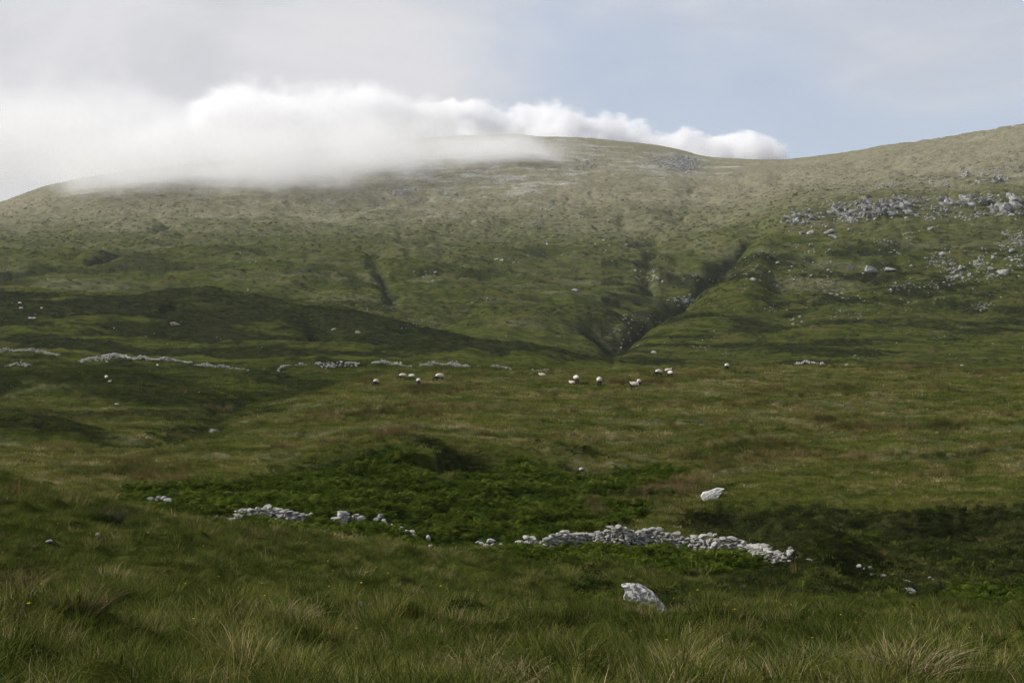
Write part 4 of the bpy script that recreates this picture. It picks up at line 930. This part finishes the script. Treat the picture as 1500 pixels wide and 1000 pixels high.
# ------------------------------------------------------------------ sheep
m_fleece, t, b = mat('fleece'); nf_ = noise(t, NN(t, 'ShaderNodeTexCoord').outputs['Object'], 14, 4, .6)
t.links.new(mixc(t, sstep(t, nf_, .35, .65), (.36, .32, .26), (.58, .55, .49)), b.inputs['Base Color']); bp = NN(t, 'ShaderNodeBump'); bp.inputs['Distance'].default_value = .04; t.links.new(nf_, bp.inputs['Height']); t.links.new(bp.outputs[0], b.inputs['Normal'])
m_black, t, b = mat('black_face_and_legs'); b.inputs['Base Color'].default_value = (.02, .018, .016, 1); b.inputs['Roughness'].default_value = .7
m_horn, t, b = mat('horn'); b.inputs['Base Color'].default_value = (.35, .28, .18, 1)
def sheep_proto(pose):
    """faces +X, stands on z = 0; head to hoof one skinned surface, the fleece over it"""
    g = pose == 'graze'; ly = pose == 'lie'; dz = -.36 if ly else 0
    J = [(0, 0, .50+dz, .20), (.28, 0, .50+dz, .19), (-.30, 0, .50+dz, .19)]                # pelvis root, shoulder, rump
    if g: J += [(.50, 0, .42, .11), (.64, 0, .26, .09), (.71, 0, .16, .08), (.76, 0, .07, .05)]
    else: J += [(.44, 0, .66+dz, .10), (.50, 0, .80+dz, .08), (.60, 0, .80+dz, .07), (.72, 0, .73+dz, .04)]
    E = [(0, 1), (0, 2), (1, 3), (3, 4), (4, 5), (5, 6)]
    for sx, root in ((.26, 1), (-.28, 2)):
        for sy in (-1, 1):
            b0 = len(J)
            if ly: J += [(sx, sy*.13, .12, .06), (sx+.14, sy*.16, .05, .035), (sx+.02, sy*.17, .035, .03)]
            elif sx > 0: J += [(sx, sy*.10, .36, .065), (sx+.01, sy*.10, .19, .045), (sx, sy*.10, .03, .042)]
            else: J += [(sx+.02, sy*.10, .36, .085), (sx-.07, sy*.10, .20, .048), (sx-.03, sy*.10, .03, .044)]
            E += [(root, b0), (b0, b0+1), (b0+1, b0+2)]
    me = bpy.data.meshes.new('body'); me.from_pydata([j[:3] for j in J], E, []); me.materials.append(m_black)
    tmp = bpy.data.objects.new('tmp', me); scene.collection.objects.link(tmp)
    sk = tmp.modifiers.new('skin', 'SKIN'); sb = tmp.modifiers.new('sub', 'SUBSURF'); sb.levels = 1; sb.render_levels = 1
    if not me.skin_vertices: 
        bpy.context.view_layer.objects.active = tmp
    for k, s in enumerate(me.skin_vertices[0].data): s.radius = (J[k][3], J[k][3]); s.use_root = (k == 0)
    dg = bpy.context.evaluated_depsgraph_get(); body = bpy.data.meshes.new_from_object(tmp.evaluated_get(dg)); body.name = 'body'; bpy.data.objects.remove(tmp)
    V, F = ICO[3]; V = V.copy()
    n_ = np.stack([perlin(V[:, 1]*4+3, V[:, 2]*4, 7)+perlin(V[:, 0]*4, V[:, 2]*4+V[:, 1]*3, 8)], -1)*.05
    U = V*(1+n_); U = U*np.array([.46, .24, .23])+np.array([0, 0, .57+dz]); U[:, 2] = np.maximum(U[:, 2], .34+dz if not ly else .02)
    fr = V[:, 0] > .7
    if not g: U[:, 2] += np.where(V[:, 0] > .55, (V[:, 0]-.55)*.5, 0)
    else: U[:, 2] -= np.where(V[:, 0] > .7, (V[:, 0]-.7)*.3, 0)
    fl = mesh_np('fleece', U, F, m_fleece)
    h = J[5]; ears = []
    VE = []; FE = []
    for sy in (-1, 1):
        b0 = len(VE); hx, hz = (J[4][0]+.02, J[4][2]+.03)
        VE += [(hx, sy*.05, hz), (hx+.03, sy*.06, hz+.01), (hx, sy*.15, hz+.03), (hx-.03, sy*.06, hz+.02), (hx, sy*.07, hz+.03)]
        FE += [(b0, b0+1, b0+2), (b0+2, b0+3, b0), (b0+1, b0+4, b0+2), (b0+4, b0+3, b0+2)]
    er = bpy.data.meshes.new('ears'); er.from_pydata(VE, [], FE); er.materials.append(m_black)
    hv = []; hf = []
    for sy in (-1, 1):
        for k in range(8):
            a = k*.75; c_ = (J[4][0]-.03-.05*math.sin(a), sy*(.05+.012*k), J[4][2]+.05+.05*math.cos(a)-.05); rr_ = .018*(1-k/9)
            for q in range(5): hv.append((c_[0]+rr_*math.cos(q*1.257), c_[1], c_[2]+rr_*math.sin(q*1.257)))
        o_ = 0 if sy < 0 else 40
        for k in range(7):
            for q in range(5): hf.append((o_+k*5+q, o_+k*5+(q+1) % 5, o_+(k+1)*5+(q+1) % 5, o_+(k+1)*5+q))
    hn = bpy.data.meshes.new('horns'); hn.from_pydata(hv, [], hf); hn.materials.append(m_horn)
    return body, fl, er, hn
SP = {p: sheep_proto(p) for p in ('graze', 'stand', 'lie')}
def sheep(px, py, pose, face, s, label, dm=(90, 340), lamb=False, grp='sheep grazing the pasture'):
    x, y, z = at(px, py, dmin=dm[0], dmax=dm[1]); r = bpy.data.objects.new('lamb' if lamb else 'sheep', None); r.location = (x, y, z+.05); r.rotation_euler = (0, 0, R(face)); r.scale = (s, s, s); link(r)
    tag(r, label, 'lamb' if lamb else 'sheep', grp)
    names = ['body', 'fleece', 'ears', 'horns']
    for nm, me in zip(names, SP[pose]):
        if lamb and nm == 'horns': continue
        link(bpy.data.objects.new(nm, me), r)
    return r
K = 1.12
sheep(551, 566, 'graze', 245, K, 'white sheep grazing at the far left of the flock, head towards the viewer')
sheep(590, 557, 'graze', 190, K, 'sheep grazing side-on, left one of the two close together by the old wall')
sheep(603, 557, 'graze', 160, K*.9, 'sheep grazing, right one of the two close together by the old wall')
sheep(613, 565, 'graze', 268, K, 'sheep seen end-on with its dark face down, in front of the close pair')
sheep(644, 559, 'graze', 200, K*1.15, 'larger sheep grazing alone right of the close pair')
sheep(794, 552, 'lie', 175, K, 'white sheep lying down alone on the skyline in the middle')
sheep(838, 563, 'lie', 150, K*.85, 'small white lamb lying against the left side of its ewe', lamb=True)
sheep(844, 562, 'graze', 110, K*1.15, 'ewe seen from behind with a lamb at its left side')
sheep(878, 566, 'graze', 80, K*1.25, 'sheep seen from behind, between the ewe with lamb and the standing one')
sheep(929, 572, 'stand', 178, K*1.1, 'sheep standing side-on with its black head raised to the left')
sheep(936, 566, 'graze', 75, K*.95, 'sheep partly hidden just behind the standing black-headed one')
sheep(965, 552, 'graze', 210, K*1.1, 'sheep grazing, left one of the three near the skyline')
sheep(979, 545, 'lie', 10, K, 'sheep lying on the skyline above the other two of the three')
sheep(982, 553, 'graze', 120, K, 'sheep grazing, lower right one of the three near the skyline')
sheep(1065, 543, 'graze', 240, K*1.1, 'lone sheep on the skyline furthest to the right')
V2 = dict(dm=(120, 345), grp='sheep in the left-hand valley')
sheep(156, 558, 'graze', 110, K, 'sheep on the dark mound in the left-hand valley', **V2)
sheep(161, 560, 'lie', 30, K*.6, 'small lamb beside the sheep on the dark mound', lamb=True, **V2)
sheep(231, 539, 'graze', 100, K, 'lone sheep below the longest old wall', **V2)
sheep(171, 596, 'graze', 200, K*.6, 'tiny lamb alone low in the left-hand valley', lamb=True, **V2)
V3 = dict(dm=(380, 640), grp='distant sheep on the moor')
for (px, py, f, lab) in ((29, 447, 170, 'highest distant sheep on the moor at the left'), (31, 455, 20, 'distant sheep just below the highest one'), (61, 455, 90, 'distant sheep apart to the right of the highest ones'), (44, 470, 180, 'left one of two distant sheep side by side on the moor'), (50, 470, 10, 'right one of two distant sheep side by side on the moor')):
    sheep(px, py, 'graze', f, K*1.25, lab, **V3)
